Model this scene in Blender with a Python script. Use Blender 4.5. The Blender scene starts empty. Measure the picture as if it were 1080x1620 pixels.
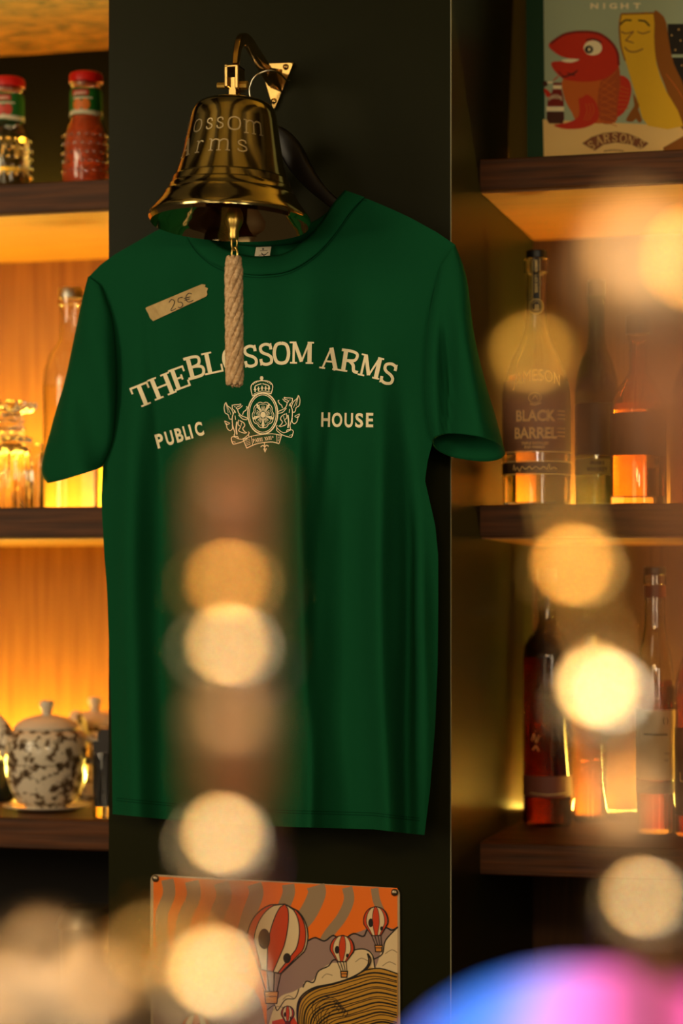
import bpy, math, random
from math import sin, cos, pi, radians, sqrt, exp
from mathutils import Vector, Matrix
from mathutils.geometry import tessellate_polygon
random.seed(4)
SC = bpy.context.scene
COL = SC.collection

# ---------------------------------------------------------------- camera
F = 3511.0                      # focal length in pixels of the 1080x1620 frame
YAW = radians(14.8)
HOR = 944.0                     # pixel row of the horizon
CAMP = Vector((0, 0, 1.62))
FW = Vector((-sin(YAW), cos(YAW), 0)); RT = Vector((cos(YAW), sin(YAW), 0)); UP = Vector((0, 0, 1))
cd = bpy.data.cameras.new('camera'); cam = bpy.data.objects.new('camera', cd); COL.objects.link(cam)
cam.location = CAMP; cam.rotation_euler = (pi / 2, 0, YAW)
cd.sensor_fit = 'VERTICAL'; cd.sensor_height = 36; cd.sensor_width = 24
cd.lens = F / 1620 * 36
cd.shift_y = (HOR - 810) / 1620
cd.clip_start = 0.02; cd.clip_end = 50
cd.dof.use_dof = True; cd.dof.focus_distance = 2.44; cd.dof.aperture_fstop = 2.8
SC.camera = cam

# ---------------------------------------------------------------- world, lamps, exposure
SC.view_settings.view_transform = 'Standard'; SC.view_settings.look = 'None'
SC.view_settings.exposure = 0.0; SC.view_settings.gamma = 1.0
try: SC.view_settings.use_curve_mapping = False
except Exception: pass
w = bpy.data.worlds.new('world'); SC.world = w; w.use_nodes = True
w.node_tree.nodes['Background'].inputs[0].default_value = (1.0, 0.76, 0.42, 1)
w.node_tree.nodes['Background'].inputs[1].default_value = 0.028

def area(name, loc, target, sx, sy, power, color):
    l = bpy.data.lights.new(name, 'AREA'); l.shape = 'RECTANGLE'; l.size = sx; l.size_y = sy
    l.energy = power; l.color = color
    o = bpy.data.objects.new(name, l); COL.objects.link(o); o.location = loc
    o.rotation_euler = (Vector(target) - Vector(loc)).to_track_quat('-Z', 'Y').to_euler()
    return o
# daylight through the bar's front window, far behind the camera on the left; the rest are added unseen lights
area('window_daylight', (-1.2, -2.4, 1.75), (-0.5, 2.4, 1.6), 1.4, 1.7, 23, (1.0, 0.80, 0.48))
area('added_side_light', (-2.5, 0.1, 2.3), (-0.6, 2.4, 1.6), 0.9, 1.2, 31, (1.0, 0.80, 0.50))  # unseen light added from the left to model the shirt folds
area('added_right_light', (2.2, -1.6, 1.7), (0.2, 1.5, 1.6), 0.7, 1.6, 28, (1.0, 0.82, 0.55))  # unseen light added on the right for reflections, sign and pillar side
area('added_warm_tap_light', (-0.22, 0.26, 2.06), (-0.12, 0.42, 1.5), 0.3, 0.2, 11, (1.0, 0.62, 0.25))  # unseen warm light added close by for orange tap highlights
area('added_white_tap_light', (0.16, 0.22, 2.02), (0.08, 0.45, 1.5), 0.22, 0.18, 4.2, (1.0, 0.90, 0.72))  # unseen whiter light added for cream highlights on the taps
area('added_bracket_light', (-1.75, -1.1, 3.02), (-1.75, -1.0, 1.0), 0.7, 0.7, 8, (1.0, 0.80, 0.48))  # unseen panel added so the bell's wall plate reflects something bright
area('added_ceiling_fill', (0.55, 0.75, 2.72), (0.55, 0.75, 3.1), 0.3, 0.5, 9, (1.0, 0.72, 0.36))  # unseen light added to make the ceiling glow in the bell

# ---------------------------------------------------------------- helpers
def ray(px, py): return FW * F + RT * (px - 540) + UP * (HOR - py)
def P(px, py, Y):
    d = ray(px, py); return CAMP + d * ((Y - CAMP.y) / d.y)
def PD(px, py, d): return CAMP + ray(px, py) * (d / F)
def S(px, Y): return Y / (F * cos(YAW) + (px - 540) * sin(YAW))      # metres per pixel there
def lin(r, g, b):
    f = lambda c: (c / 255 / 12.92) if c / 255 <= .04045 else ((c / 255 + .055) / 1.055) ** 2.4
    return (f(r), f(g), f(b), 1)
def lerp(a, b, t): return a + (b - a) * t
def interp(pts, x):
    if x <= pts[0][0]: return pts[0][1]
    for (a, b), (c, d) in zip(pts, pts[1:]):
        if x <= c: return b if c == a else b + (d - b) * (x - a) / (c - a)
    return pts[-1][1]
def sm(a, b, x):
    t = min(1, max(0, (x - a) / (b - a))); return t * t * (3 - 2 * t)
def catmull(pts, n=8, closed=False):
    pts = [Vector(p) for p in pts]; m = len(pts); out = []
    if m < 3 and not closed: return pts
    for i in range(m if closed else m - 1):
        g = (lambda k: pts[k % m]) if closed else (lambda k: pts[min(max(k, 0), m - 1)])
        a, b, c, d = g(i - 1), g(i), g(i + 1), g(i + 2)
        for k in range(n):
            t = k / n
            out.append(.5 * ((2 * b) + (c - a) * t + (2 * a - 5 * b + 4 * c - d) * t * t + (3 * b - a - 3 * c + d) * t ** 3))
    if not closed: out.append(pts[-1])
    return out

# ---------------------------------------------------------------- materials
MATS = {}
def mat(name, color=(.5, .5, .5, 1), rough=.5, metal=0., trans=0., ior=1.45, emit=None, es=0., spec=.5, coat=0., sheen=0., bump=0., bscale=200.):
    if name in MATS: return MATS[name]
    m = bpy.data.materials.new(name); m.use_nodes = True; MATS[name] = m
    nt = m.node_tree; b = nt.nodes['Principled BSDF']
    b.inputs['Base Color'].default_value = color; b.inputs['Roughness'].default_value = rough
    b.inputs['Metallic'].default_value = metal; b.inputs['IOR'].default_value = ior
    b.inputs['Transmission Weight'].default_value = trans
    b.inputs['Specular IOR Level'].default_value = spec; b.inputs['Coat Weight'].default_value = coat
    b.inputs['Sheen Weight'].default_value = sheen
    if emit: b.inputs['Emission Color'].default_value = emit; b.inputs['Emission Strength'].default_value = es
    if bump:
        tc = nt.nodes.new('ShaderNodeTexCoord'); n = nt.nodes.new('ShaderNodeTexNoise'); bu = nt.nodes.new('ShaderNodeBump')
        n.inputs['Scale'].default_value = bscale; n.inputs['Detail'].default_value = 4
        bu.inputs['Strength'].default_value = bump; bu.inputs['Distance'].default_value = .002
        nt.links.new(tc.outputs['Object'], n.inputs['Vector']); nt.links.new(n.outputs['Fac'], bu.inputs['Height'])
        nt.links.new(bu.outputs['Normal'], b.inputs['Normal'])
    return m
def mottled(name, c1, c2, scale=(1, 1, 1), nscale=5., rough=.5, lo=.35, hi=.65, bump=.0, metal=0., spec=.5, coat=0., detail=6., dist=0.):
    m = mat(name, c1, rough, metal, spec=spec, coat=coat); nt = m.node_tree; b = nt.nodes['Principled BSDF']
    tc = nt.nodes.new('ShaderNodeTexCoord'); mp = nt.nodes.new('ShaderNodeMapping'); n = nt.nodes.new('ShaderNodeTexNoise')
    r = nt.nodes.new('ShaderNodeValToRGB'); mp.inputs['Scale'].default_value = scale
    n.inputs['Scale'].default_value = nscale; n.inputs['Detail'].default_value = detail; n.inputs['Distortion'].default_value = dist
    r.color_ramp.elements[0].position = lo; r.color_ramp.elements[0].color = c1
    r.color_ramp.elements[1].position = hi; r.color_ramp.elements[1].color = c2
    L = nt.links.new
    L(tc.outputs['Object'], mp.inputs['Vector']); L(mp.outputs['Vector'], n.inputs['Vector']); L(n.outputs['Fac'], r.inputs['Fac'])
    L(r.outputs['Color'], b.inputs['Base Color'])
    if bump:
        bu = nt.nodes.new('ShaderNodeBump'); bu.inputs['Strength'].default_value = bump; bu.inputs['Distance'].default_value = .003
        L(n.outputs['Fac'], bu.inputs['Height']); L(bu.outputs['Normal'], b.inputs['Normal'])
    return m
m_paint = mottled('pillar paint', lin(25, 26, 8), lin(31, 31, 10), nscale=3, rough=.36, spec=.10, bump=.04)
m_shelf = mottled('dark stained oak', lin(58, 31, 12), lin(104, 58, 24), (1.2, 14, 22), 7, .55, .3, .7, .3, spec=.3)
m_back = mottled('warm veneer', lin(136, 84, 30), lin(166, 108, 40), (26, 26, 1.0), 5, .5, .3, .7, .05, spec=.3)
m_backR = mottled('brown veneer', lin(62, 37, 14), lin(84, 52, 21), (34, 34, 1.0), 6, .5, .3, .7, .05, spec=.3)
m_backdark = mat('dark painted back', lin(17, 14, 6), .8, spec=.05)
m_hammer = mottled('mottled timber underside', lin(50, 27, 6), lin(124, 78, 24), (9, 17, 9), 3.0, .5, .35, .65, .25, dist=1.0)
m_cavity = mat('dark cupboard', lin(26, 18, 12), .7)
m_edge = mat('pale pillar edge', lin(120, 116, 90), .5)
m_brass = mat('polished brass', (.74, .47, .16, 1), .16, 1.)
m_bell = mottled('bell brass', (.46, .36, .15, 1), (.56, .44, .19, 1), nscale=22, rough=.13, metal=1., lo=.3, hi=.7)
m_bellin = mat('bright bell lip', (.78, .56, .27, 1), .07, 1.)
m_brassmatte = mat('cast brass', (.72, .48, .12, 1), .34, 1.)
m_gold = mat('gold foil', (.85, .58, .2, 1), .3, .8)
m_chrome = mat('polished nickel', (.88, .77, .58, 1), .15, 1.)
m_steel = mat('steel wire', (.75, .68, .5, 1), .22, 1.)
m_black = mat('black plastic', lin(18, 15, 14), .4)
m_blackgloss = mat('black lacquer', lin(20, 16, 14), .12)
m_shirt = mat('bottle green cotton', lin(15, 77, 46), .9, spec=.08, sheen=.0, bump=.25, bscale=900)
m_seam = mat('green stitching', lin(4, 56, 32), .9, spec=.1)
m_print = mat('cream print', lin(252, 240, 204), .8, spec=.2)
m_rope = mottled('cotton rope', lin(196, 158, 116), lin(232, 198, 156), nscale=260, rough=.9, bump=.7, spec=.1)
m_tape = mottled('masking tape', lin(186, 156, 104), lin(208, 178, 124), nscale=60, rough=.8, bump=.2, spec=.2)
m_ink = mat('ink', lin(34, 24, 22), .6)
m_tag = mat('cream label', lin(200, 190, 165), .8)
m_glass = mat('clear glass', (1, 1, 1, 1), .0, 0, 1., 1.48)
m_glassy = mat('pressed glass', (.98, .97, .92, 1), .03, 0, 1., 1.5)
m_white = mat('cream porcelain', lin(226, 214, 196), .18)
m_led = mat('warm strip light', (0, 0, 0, 1), .5, emit=(1.0, .66, .08, 1), es=230.)
m_ledT = mat('faint warm strip light', (0, 0, 0, 1), .5, emit=(1.0, .62, .08, 1), es=110.)
m_ledR = mat('dim warm strip light', (0, 0, 0, 1), .5, emit=(1.0, .62, .08, 1), es=260.)

# ---------------------------------------------------------------- mesh building
class MB:
    def __init__(s): s.v = []; s.f = []; s.mi = []; s.mats = []
    def slot(s, m):
        if m not in s.mats: s.mats.append(m)
        return s.mats.index(m)
    def add(s, vs, fs, m=None):
        o = len(s.v); s.v += [Vector(p) for p in vs]; k = s.slot(m) if m else 0
        for f in fs: s.f.append([i + o for i in f]); s.mi.append(k)
        return s
    def box(s, a, b, m=None):
        (x0, y0, z0), (x1, y1, z1) = a, b
        vs = [(x, y, z) for z in (z0, z1) for y in (y0, y1) for x in (x0, x1)]
        return s.add(vs, [(0, 2, 3, 1), (4, 5, 7, 6), (0, 1, 5, 4), (2, 6, 7, 3), (0, 4, 6, 2), (1, 3, 7, 5)], m)
    def lathe(s, prof, base, axis=(0, 0, 1), n=48, m=None, cap=True, xdir=None, fac=None):
        """prof: (radius, height along axis)."""
        a = Vector(axis).normalized(); x = Vector(xdir) if xdir else (a.orthogonal() if abs(a.z) < .95 else Vector((1, 0, 0)))
        x = (x - a * x.dot(a)).normalized(); y = a.cross(x); base = Vector(base); vs = []; fs = []
        for r, h in prof:
            for i in range(n):
                t = 2 * pi * i / n; k = fac(t, h) if fac else 1
                vs.append(base + a * h + (x * cos(t) + y * sin(t)) * r * k)
        for j in range(len(prof) - 1):
            for i in range(n):
                fs.append((j * n + i, j * n + (i + 1) % n, (j + 1) * n + (i + 1) % n, (j + 1) * n + i))
        if cap:
            if prof[0][0] > 1e-6: fs.append(tuple(range(n - 1, -1, -1)))
            if prof[-1][0] > 1e-6: fs.append(tuple((len(prof) - 1) * n + i for i in range(n)))
        return s.add(vs, fs, m)
    def tube(s, path, rad, n=12, m=None, closed=False, flat=None, ref=None):
        """sweep a round (or flat = (a, b) boxy/elliptic) section along a path."""
        path = [Vector(p) for p in path]; k = len(path)
        R = rad if isinstance(rad, (list, tuple)) else [rad] * k
        ref = Vector(ref) if ref else None; prev = None; vs = []; fs = []
        for i, p in enumerate(path):
            if closed: t = path[(i + 1) % k] - path[i - 1]
            else: t = path[min(i + 1, k - 1)] - path[max(i - 1, 0)]
            t = t.normalized() if t.length > 1e-9 else Vector((0, 0, 1))
            if ref: x = ref - t * ref.dot(t)
            elif prev is None: x = t.orthogonal()
            else: x = prev - t * prev.dot(t)
            x.normalize(); prev = x; y = t.cross(x)
            for j in range(n):
                a = 2 * pi * j / n
                if flat:
                    c, q = cos(a), sin(a); e = .35
                    vs.append(p + x * (abs(c) ** e * (1 if c > 0 else -1)) * flat[0] * R[i] + y * (abs(q) ** e * (1 if q > 0 else -1)) * flat[1] * R[i])
                else: vs.append(p + (x * cos(a) + y * sin(a)) * R[i])
        for i in range(k if closed else k - 1):
            for j in range(n):
                fs.append((i * n + j, i * n + (j + 1) % n, ((i + 1) % k) * n + (j + 1) % n, ((i + 1) % k) * n + j))
        if not closed: fs += [tuple(range(n - 1, -1, -1)), tuple((k - 1) * n + j for j in range(n))]
        return s.add(vs, fs, m)
    def ball(s, c, r, m=None, n=20, rz=None):
        pr = [(r * sin(pi * i / 12), -(rz or r) * cos(pi * i / 12)) for i in range(13)]
        pr[0] = (0, pr[0][1]); pr[-1] = (0, pr[-1][1]); return s.lathe(pr, c, n=n, m=m, cap=False)
    def build(s, name, m=None, parent=None, smooth=True, angle=40, solid=0.):
        off = Vector((0, 0, 0)); q = parent
        while q: off += q.location; q = q.parent
        me = bpy.data.meshes.new(name); me.from_pydata([tuple(p - off) for p in s.v], [], s.f)
        for mm in (s.mats or [m]): me.materials.append(mm)
        if s.mats:
            for p, k in zip(me.polygons, s.mi): p.material_index = k
        me.validate(); me.update()
        if smooth:
            for p in me.polygons: p.use_smooth = True
            try: me.set_sharp_from_angle(angle=radians(angle))
            except Exception: pass
        o = bpy.data.objects.new(name, me); COL.objects.link(o)
        if parent: o.parent = parent
        if solid:
            md = o.modifiers.new('thick', 'SOLIDIFY'); md.thickness = solid; md.offset = -1
        return o

def tag(o, label=None, cat=None, group=None, kind=None):
    if label: o['label'] = label
    if cat: o['category'] = cat
    if group: o['group'] = group
    if kind: o['kind'] = kind
    return o
def thing(name, label, cat, loc, group=None):
    o = bpy.data.objects.new(name, None); COL.objects.link(o); o.location = loc; o.empty_display_size = .02
    return tag(o, label, cat, group)
def struct(name, mb, m, parent=None, **k):
    o = mb.build(name, m, parent, **k)
    if not parent: o['kind'] = 'structure'
    return o
def copy_thing(root, loc, rz=0, label=None):
    r = root.copy(); COL.objects.link(r); r.location = loc; r.rotation_euler = (0, 0, rz)
    if label: r['label'] = label
    for ch in list(root.children):
        c = ch.copy(); COL.objects.link(c); c.parent = r
        for g in ch.children:
            d = g.copy(); COL.objects.link(d); d.parent = c
    return r

# ---------------------------------------------------------------- flat artwork: strokes, filled outlines, lettering
_FONT = {}
def font_tris(text, bold=0., space=1.):
    """built-in sans lettering as triangles; cap height about .7, returns verts, faces, width"""
    key = (text, bold, space)
    if key in _FONT: return _FONT[key]
    c = bpy.data.curves.new('t', 'FONT'); c.body = text; c.offset = bold; c.space_character = space; c.resolution_u = 4
    o = bpy.data.objects.new('t', c); COL.objects.link(o)
    dg = bpy.context.evaluated_depsgraph_get(); me = bpy.data.meshes.new_from_object(o.evaluated_get(dg))
    vs = [(v.co.x, v.co.y) for v in me.vertices]; fs = [tuple(p.vertices) for p in me.polygons]
    bpy.data.objects.remove(o); bpy.data.curves.remove(c); bpy.data.meshes.remove(me)
    x0 = min(v[0] for v in vs); x1 = max(v[0] for v in vs); y1 = max(v[1] for v in vs); y0 = min(v[1] for v in vs)
    if text.upper() == text: k = y1 - min(0, 0)
    vs = [((a - x0), b) for a, b in vs]
    _FONT[key] = (vs, fs, x1 - x0, y1); return _FONT[key]

class Paint:
    """2-D marks sent through a mapper (x, y, lift) -> point in space."""
    def __init__(s, mapper, base=.0002, step=.00001, seg=0, fan=False): s.mb = MB(); s.mp = mapper; s.lift = base; s.step = step; s.seg = seg; s.fan = fan
    def up(s): s.lift += s.step; return s.lift
    def stroke(s, pts, wd, m, n=0, closed=False, taper=False, same=False):
        L = s.lift if same else s.up()
        pts = catmull([Vector((*p[:2], 0)) for p in pts], n, closed) if n else [Vector((*p[:2], 0)) for p in pts]
        if s.seg and not closed:
            o = []
            for a, b in zip(pts, pts[1:]):
                c = max(1, int((b - a).length / s.seg)); o += [a.lerp(b, t / c) for t in range(c)]
            pts = o + [pts[-1]]
        k = len(pts); vs = []; fs = []
        for i, p in enumerate(pts):
            if closed: a, b = pts[i - 1], pts[(i + 1) % k]
            else: a, b = pts[max(i - 1, 0)], pts[min(i + 1, k - 1)]
            t1 = (p - a); t2 = (b - p)
            t1 = t1.normalized() if t1.length > 1e-9 else t2.normalized(); t2 = t2.normalized() if t2.length > 1e-9 else t1
            t = t1 + t2; t = t.normalized() if t.length > 1e-6 else t1
            c = max(.45, t.dot(t1)); nn = Vector((-t.y, t.x, 0)) * (wd / 2 / c)
            if taper: nn *= max(.12, sin(pi * (i + .5) / k) ** .6)
            vs += [s.mp(p.x + nn.x, p.y + nn.y, L), s.mp(p.x - nn.x, p.y - nn.y, L)]
        for i in range(k if closed else k - 1):
            j = (i + 1) % k; fs.append((2 * i, 2 * i + 1, 2 * j + 1, 2 * j))
        s.mb.add(vs, fs, m); return s
    def poly(s, pts, m, n=0):
        L = s.up()
        pts = catmull([Vector((*p[:2], 0)) for p in pts], n, True) if n else [Vector((*p[:2], 0)) for p in pts]
        if s.fan:
            o = []
            for a, b in zip(pts, pts[1:] + pts[:1]): c_ = max(1, int((b - a).length / 4)); o += [a.lerp(b, t / c_) for t in range(c_)]
            ce = sum(o, Vector((0, 0, 0))) / len(o); k = len(o); vs = [s.mp(ce.x, ce.y, L)]; fs = []
            for r_ in range(1, 5): vs += [s.mp(*ce.lerp(p, r_ / 4).xy, L) for p in o]
            for i in range(k):
                j = (i + 1) % k; fs.append((0, 1 + i, 1 + j))
                for r_ in range(3): fs.append((1 + r_ * k + i, 1 + (r_ + 1) * k + i, 1 + (r_ + 1) * k + j, 1 + r_ * k + j))
            s.mb.add(vs, fs, m); return s
        s.mb.add([s.mp(p.x, p.y, L) for p in pts], [tuple(t) for t in tessellate_polygon([pts])], m); return s
    def oval(s, cx, cy, rx, ry, m, n=28, rot=0):
        return s.poly([(cx + rx * cos(a) * cos(rot) - ry * sin(a) * sin(rot), cy + rx * cos(a) * sin(rot) + ry * sin(a) * cos(rot)) for a in [2 * pi * i / n for i in range(n)]], m)
    def ring(s, cx, cy, rx, ry, wd, m, n=36):
        return s.stroke([(cx + rx * cos(a), cy + ry * sin(a)) for a in [2 * pi * i / n for i in range(n)]], wd, m, closed=True)
    def text(s, txt, cx, cy, w_, h, m, rot=0., bold=0., space=1., arc=0., ydown=True):
        """lettering centred on cx, cy scaled to w_ x h; arc: sagitta of the baseline"""
        L = s.up(); vs, fs, W, H = font_tris(txt, bold, space); out = []
        for x, y in vs:
            u = (x / W - .5); X = u * w_; Y = -(y / H - .5) * h - arc * (1 - 4 * u * u)
            ta = math.atan2(arc * 8 * u, w_)
            X += -sin(ta) * (y / H - .5) * 0
            if not ydown: Y = -Y
            out.append(s.mp(cx + X * cos(rot) - Y * sin(rot), cy + X * sin(rot) + Y * cos(rot), L))
        s.mb.add(out, fs, m); return s
    def glyph(s, ch, cx, cy, w_, h, m, rot=0., wt=1.):
        """slab-serif letter from strokes, centred on cx, cy"""
        for pts, t, n in GLYPH[ch]:
            q = []
            for x, y in pts:
                X = (x - .5) * w_; Y = (.5 - y) * h
                q.append((cx + X * cos(rot) - Y * sin(rot), cy + X * sin(rot) + Y * cos(rot)))
            s.stroke(q, t * h * wt, m, n)
        return s
    def build(s, name, parent, **k): return s.mb.build(name, None, parent, smooth=False, **k)

TK, TN, SF = .19, .085, .075
def sf(x, y, w_=.17): return ([(x - w_, y), (x + w_, y)], SF, 0)
GLYPH = {
 'T': [([(.5, 0), (.5, 1)], TK, 0), ([(.02, .955), (.98, .955)], TN + .01, 0), ([(.055, .99), (.055, .70)], TN, 0), ([(.945, .99), (.945, .70)], TN, 0), sf(.5, .04, .26)],
 'H': [([(.2, 0), (.2, 1)], TK, 0), ([(.8, 0), (.8, 1)], TK, 0), ([(.2, .5), (.8, .5)], TN, 0), sf(.2, .04, .2), sf(.2, .96, .2), sf(.8, .04, .2), sf(.8, .96, .2)],
 'E': [([(.24, 0), (.24, 1)], TK, 0), ([(.0, .955), (.9, .955)], TN, 0), ([(.24, .51), (.66, .51)], TN, 0), ([(.0, .045), (.94, .045)], TN, 0), ([(.88, .99), (.88, .72)], TN, 0), ([(.92, .01), (.92, .30)], TN, 0), ([(.64, .63), (.64, .39)], TN, 0)],
 'B': [([(.24, 0), (.24, 1)], TK, 0), ([(.0, .96), (.5, .96), (.78, .90), (.82, .74), (.72, .58), (.45, .52)], TN + .045, 6), ([(.3, .52), (.6, .51), (.88, .42), (.92, .24), (.80, .08), (.5, .04), (.0, .04)], TN + .045, 6)],
 'L': [([(.28, 0), (.28, 1)], TK, 0), ([(.0, .045), (.96, .045)], TN, 0), ([(.92, .01), (.92, .36)], TN, 0), sf(.28, .96, .26)],
 'O': [([(.5, .955), (.22, .86), (.11, .5), (.22, .14), (.5, .045), (.78, .14), (.89, .5), (.78, .86), (.5, .955)], .15, 6)],
 'S': [([(.84, .70), (.80, .88), (.5, .955), (.2, .86), (.18, .68), (.34, .56), (.66, .46), (.84, .32), (.80, .12), (.48, .045), (.2, .12), (.14, .30)], .135, 6), ([(.86, .99), (.86, .70)], .06, 0), ([(.13, .01), (.13, .30)], .06, 0)],
 'M': [([(.16, 0), (.16, 1)], TN + .02, 0), ([(.18, .98), (.5, .10)], TK - .03, 0), ([(.5, .10), (.82, .98)], TN, 0), ([(.84, 0), (.84, 1)], TK, 0), sf(.16, .04, .15), sf(.84, .04, .16), sf(.1, .96, .12), sf(.9, .96, .12)],
 'A': [([(.14, 0), (.48, .98)], TN, 0), ([(.48, .99), (.84, 0)], TK, 0), ([(.28, .36), (.70, .36)], TN, 0), sf(.14, .04, .15), sf(.84, .04, .18)],
 'R': [([(.22, 0), (.22, 1)], TK, 0), ([(.0, .96), (.5, .96), (.78, .89), (.82, .73), (.70, .56), (.3, .51)], TN + .045, 6), ([(.48, .51), (.68, .36), (.76, .10), (.98, .05)], TN + .06, 4), sf(.22, .04, .22)],
 'N': [([(.16, 0), (.16, 1)], TN, 0), ([(.16, .98), (.84, .02)], TK, 0), ([(.84, 0), (.84, 1)], TN, 0), sf(.16, .04, .16), sf(.1, .96, .12), sf(.84, .96, .16)],
 'P': [([(.24, 0), (.24, 1)], TK, 0), ([(.0, .96), (.5, .96), (.82, .88), (.86, .70), (.74, .52), (.3, .47)], TN + .045, 6), sf(.24, .04, .24)],
 'I': [([(.5, 0), (.5, 1)], TK, 0), sf(.5, .04, .4), sf(.5, .96, .4)],
 'X': [([(.12, .98), (.88, .02)], TK, 0), ([(.88, .98), (.12, .02)], TN, 0), sf(.13, .04), sf(.87, .04), sf(.13, .96), sf(.87, .96)],
 'V': [([(.12, .98), (.5, .02)], TK, 0), ([(.5, .02), (.88, .98)], TN, 0), sf(.12, .96), sf(.88, .96)],
 "'": [([(.5, .98), (.45, .68)], TK, 0)],
 'o': [([(.5, .95), (.2, .84), (.1, .5), (.2, .16), (.5, .05), (.8, .16), (.9, .5), (.8, .84), (.5, .95)], .10, 6)],
 's': [([(.78, .72), (.70, .90), (.45, .95), (.22, .84), (.24, .64), (.5, .52), (.76, .40), (.8, .18), (.52, .05), (.26, .10), (.16, .28)], .10, 6)],
 'm': [([(.12, 0), (.12, .95)], .10, 0), ([(.12, .74), (.26, .92), (.42, .88), (.48, .7), (.48, 0)], .10, 4), ([(.48, .74), (.64, .92), (.8, .88), (.86, .7), (.86, 0)], .10, 4), sf(.12, .03, .1), sf(.48, .03, .1), sf(.87, .03, .1), ([(.0, .95), (.12, .95)], .06, 0)],
 'r': [([(.3, 0), (.3, .95)], .10, 0), ([(.3, .7), (.5, .92), (.75, .92), (.82, .82)], .10, 4), sf(.3, .03, .24), ([(.05, .95), (.3, .95)], .06, 0)],
 'l': [([(.5, 0), (.5, 1.5)], .10, 0), sf(.5, .03, .4)],
}
GLYPH['Z'] = GLYPH['O']

# ================================================================ SETTING
YP, YF, YB = 2.46, 2.63, 3.0           # pillar face, shelf fronts, back panels
XL = P(172, 900, YP).x; XR = P(713, 900, YP).x
XLL = XL - .75; XRR = XR + .85
def zf(px, py, Y=YF): return P(px, py, Y).z
mb = MB().box((-2.6, -3.4, -.05), (2.4, 3.2, 0)); struct('floor', mb, mat('floor boards', lin(60, 42, 28), .5), smooth=False)
mb = MB().box((-2.6, -3.4, 3.1), (2.4, 3.2, 3.15)); struct('ceiling', mb, mat('ceiling plaster', lin(200, 186, 150), .9), smooth=False)
for k_, x_ in enumerate((-1.9, -1.2, -.5, .2, .9, 1.6)):  # unseen beams added to streak the bell's reflection
    struct('trim_%d' % (k_ + 2), MB().box((x_ - .07, -3.3, 2.94), (x_ + .07, 2.4, 3.1)), mat('added dark beam', lin(40, 26, 16), .6), smooth=False)
mb = MB().box((XL, YP, 0), (XR, YB + .05, 3.0)); struct('wall_pillar', mb, m_paint, smooth=False)
mb = MB().box((XR - .0006, YP - .0012, 0), (XR + .0008, YP + .0006, 3.0)); struct('trim_1', mb, m_edge, smooth=False)  # thin pale strip down the pillar's right front corner
zA = [zf(172, 283), zf(172, 801), zf(172, 1298)]; zTop = P(172, 76, YB).z
TH = .0385
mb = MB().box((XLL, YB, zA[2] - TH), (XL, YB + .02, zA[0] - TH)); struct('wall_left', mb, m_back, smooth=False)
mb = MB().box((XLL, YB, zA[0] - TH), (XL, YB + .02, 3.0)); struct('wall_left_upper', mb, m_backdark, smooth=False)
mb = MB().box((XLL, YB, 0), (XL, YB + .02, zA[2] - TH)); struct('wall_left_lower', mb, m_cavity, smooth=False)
mb = MB().box((XR, YB, 0), (XRR, YB + .02, 3.0)); struct('wall_right', mb, m_backR, smooth=False)
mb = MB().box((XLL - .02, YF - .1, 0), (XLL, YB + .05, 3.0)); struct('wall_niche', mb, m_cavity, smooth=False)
mb = MB().box((XRR, YF - .1, 0), (XRR + .02, YB + .05, 3.0)); struct('wall_far_niche', mb, m_cavity, smooth=False)

def shelf(name, label, x0, x1, ztop, led=None, m=m_shelf, under=None, th=TH, bright=True):
    r = thing(name, label, 'shelf', ((x0 + x1) / 2, (YF + YB) / 2, ztop - th))
    b = .0015
    q = MB(); vs = []; fs = []
    prof = [(YF + b, ztop - th), (YF, ztop - th + b), (YF, ztop - b), (YF + b, ztop), (YB, ztop), (YB, ztop - th)]
    for x in (x0, x1): vs += [(x, y, z) for y, z in prof]
    n = len(prof)
    fs = [(i, (i + 1) % n, n + (i + 1) % n, n + i) for i in range(n)] + [tuple(range(n - 1, -1, -1)), tuple(range(n, 2 * n))]
    q.add(vs, fs); q.build('board', m, r, smooth=False)
    if under: MB().box((x0 + .001, YF + .004, ztop - th - .002), (x1 - .001, YB - .001, ztop - th + .0005)).build('underside', under, r, smooth=False)
    if led: MB().box((x0 + .01, YB - .050, ztop + .0005), (x1 - .006, YB - .034, ztop + .009)).build('light_strip', led, r, smooth=False)
    if led is m_ledR: MB().box((x0 + .002, YB - .060, ztop), (x1 - .002, YB - .056, ztop + .011)).build('strip_cover', m, r, smooth=False)
    return r
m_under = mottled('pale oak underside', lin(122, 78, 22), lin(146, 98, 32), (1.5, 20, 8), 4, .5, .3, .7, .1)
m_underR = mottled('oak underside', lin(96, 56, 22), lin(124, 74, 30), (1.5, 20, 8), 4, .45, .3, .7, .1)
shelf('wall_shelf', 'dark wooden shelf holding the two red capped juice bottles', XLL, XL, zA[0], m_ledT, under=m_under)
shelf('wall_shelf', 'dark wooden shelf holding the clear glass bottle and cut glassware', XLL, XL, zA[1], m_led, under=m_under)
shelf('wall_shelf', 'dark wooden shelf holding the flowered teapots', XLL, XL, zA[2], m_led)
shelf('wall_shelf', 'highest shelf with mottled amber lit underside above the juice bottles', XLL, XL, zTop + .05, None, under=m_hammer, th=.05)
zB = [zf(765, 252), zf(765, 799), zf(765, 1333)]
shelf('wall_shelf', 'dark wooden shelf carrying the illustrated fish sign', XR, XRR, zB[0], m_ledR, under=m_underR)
shelf('wall_shelf', 'dark wooden shelf carrying the black labelled whisky bottle', XR, XRR, zB[1], m_ledR, under=m_underR)
shelf('wall_shelf', 'lowest dark wooden shelf under the cork stoppered whisky bottles', XR, XRR, zB[2], m_ledR)

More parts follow.
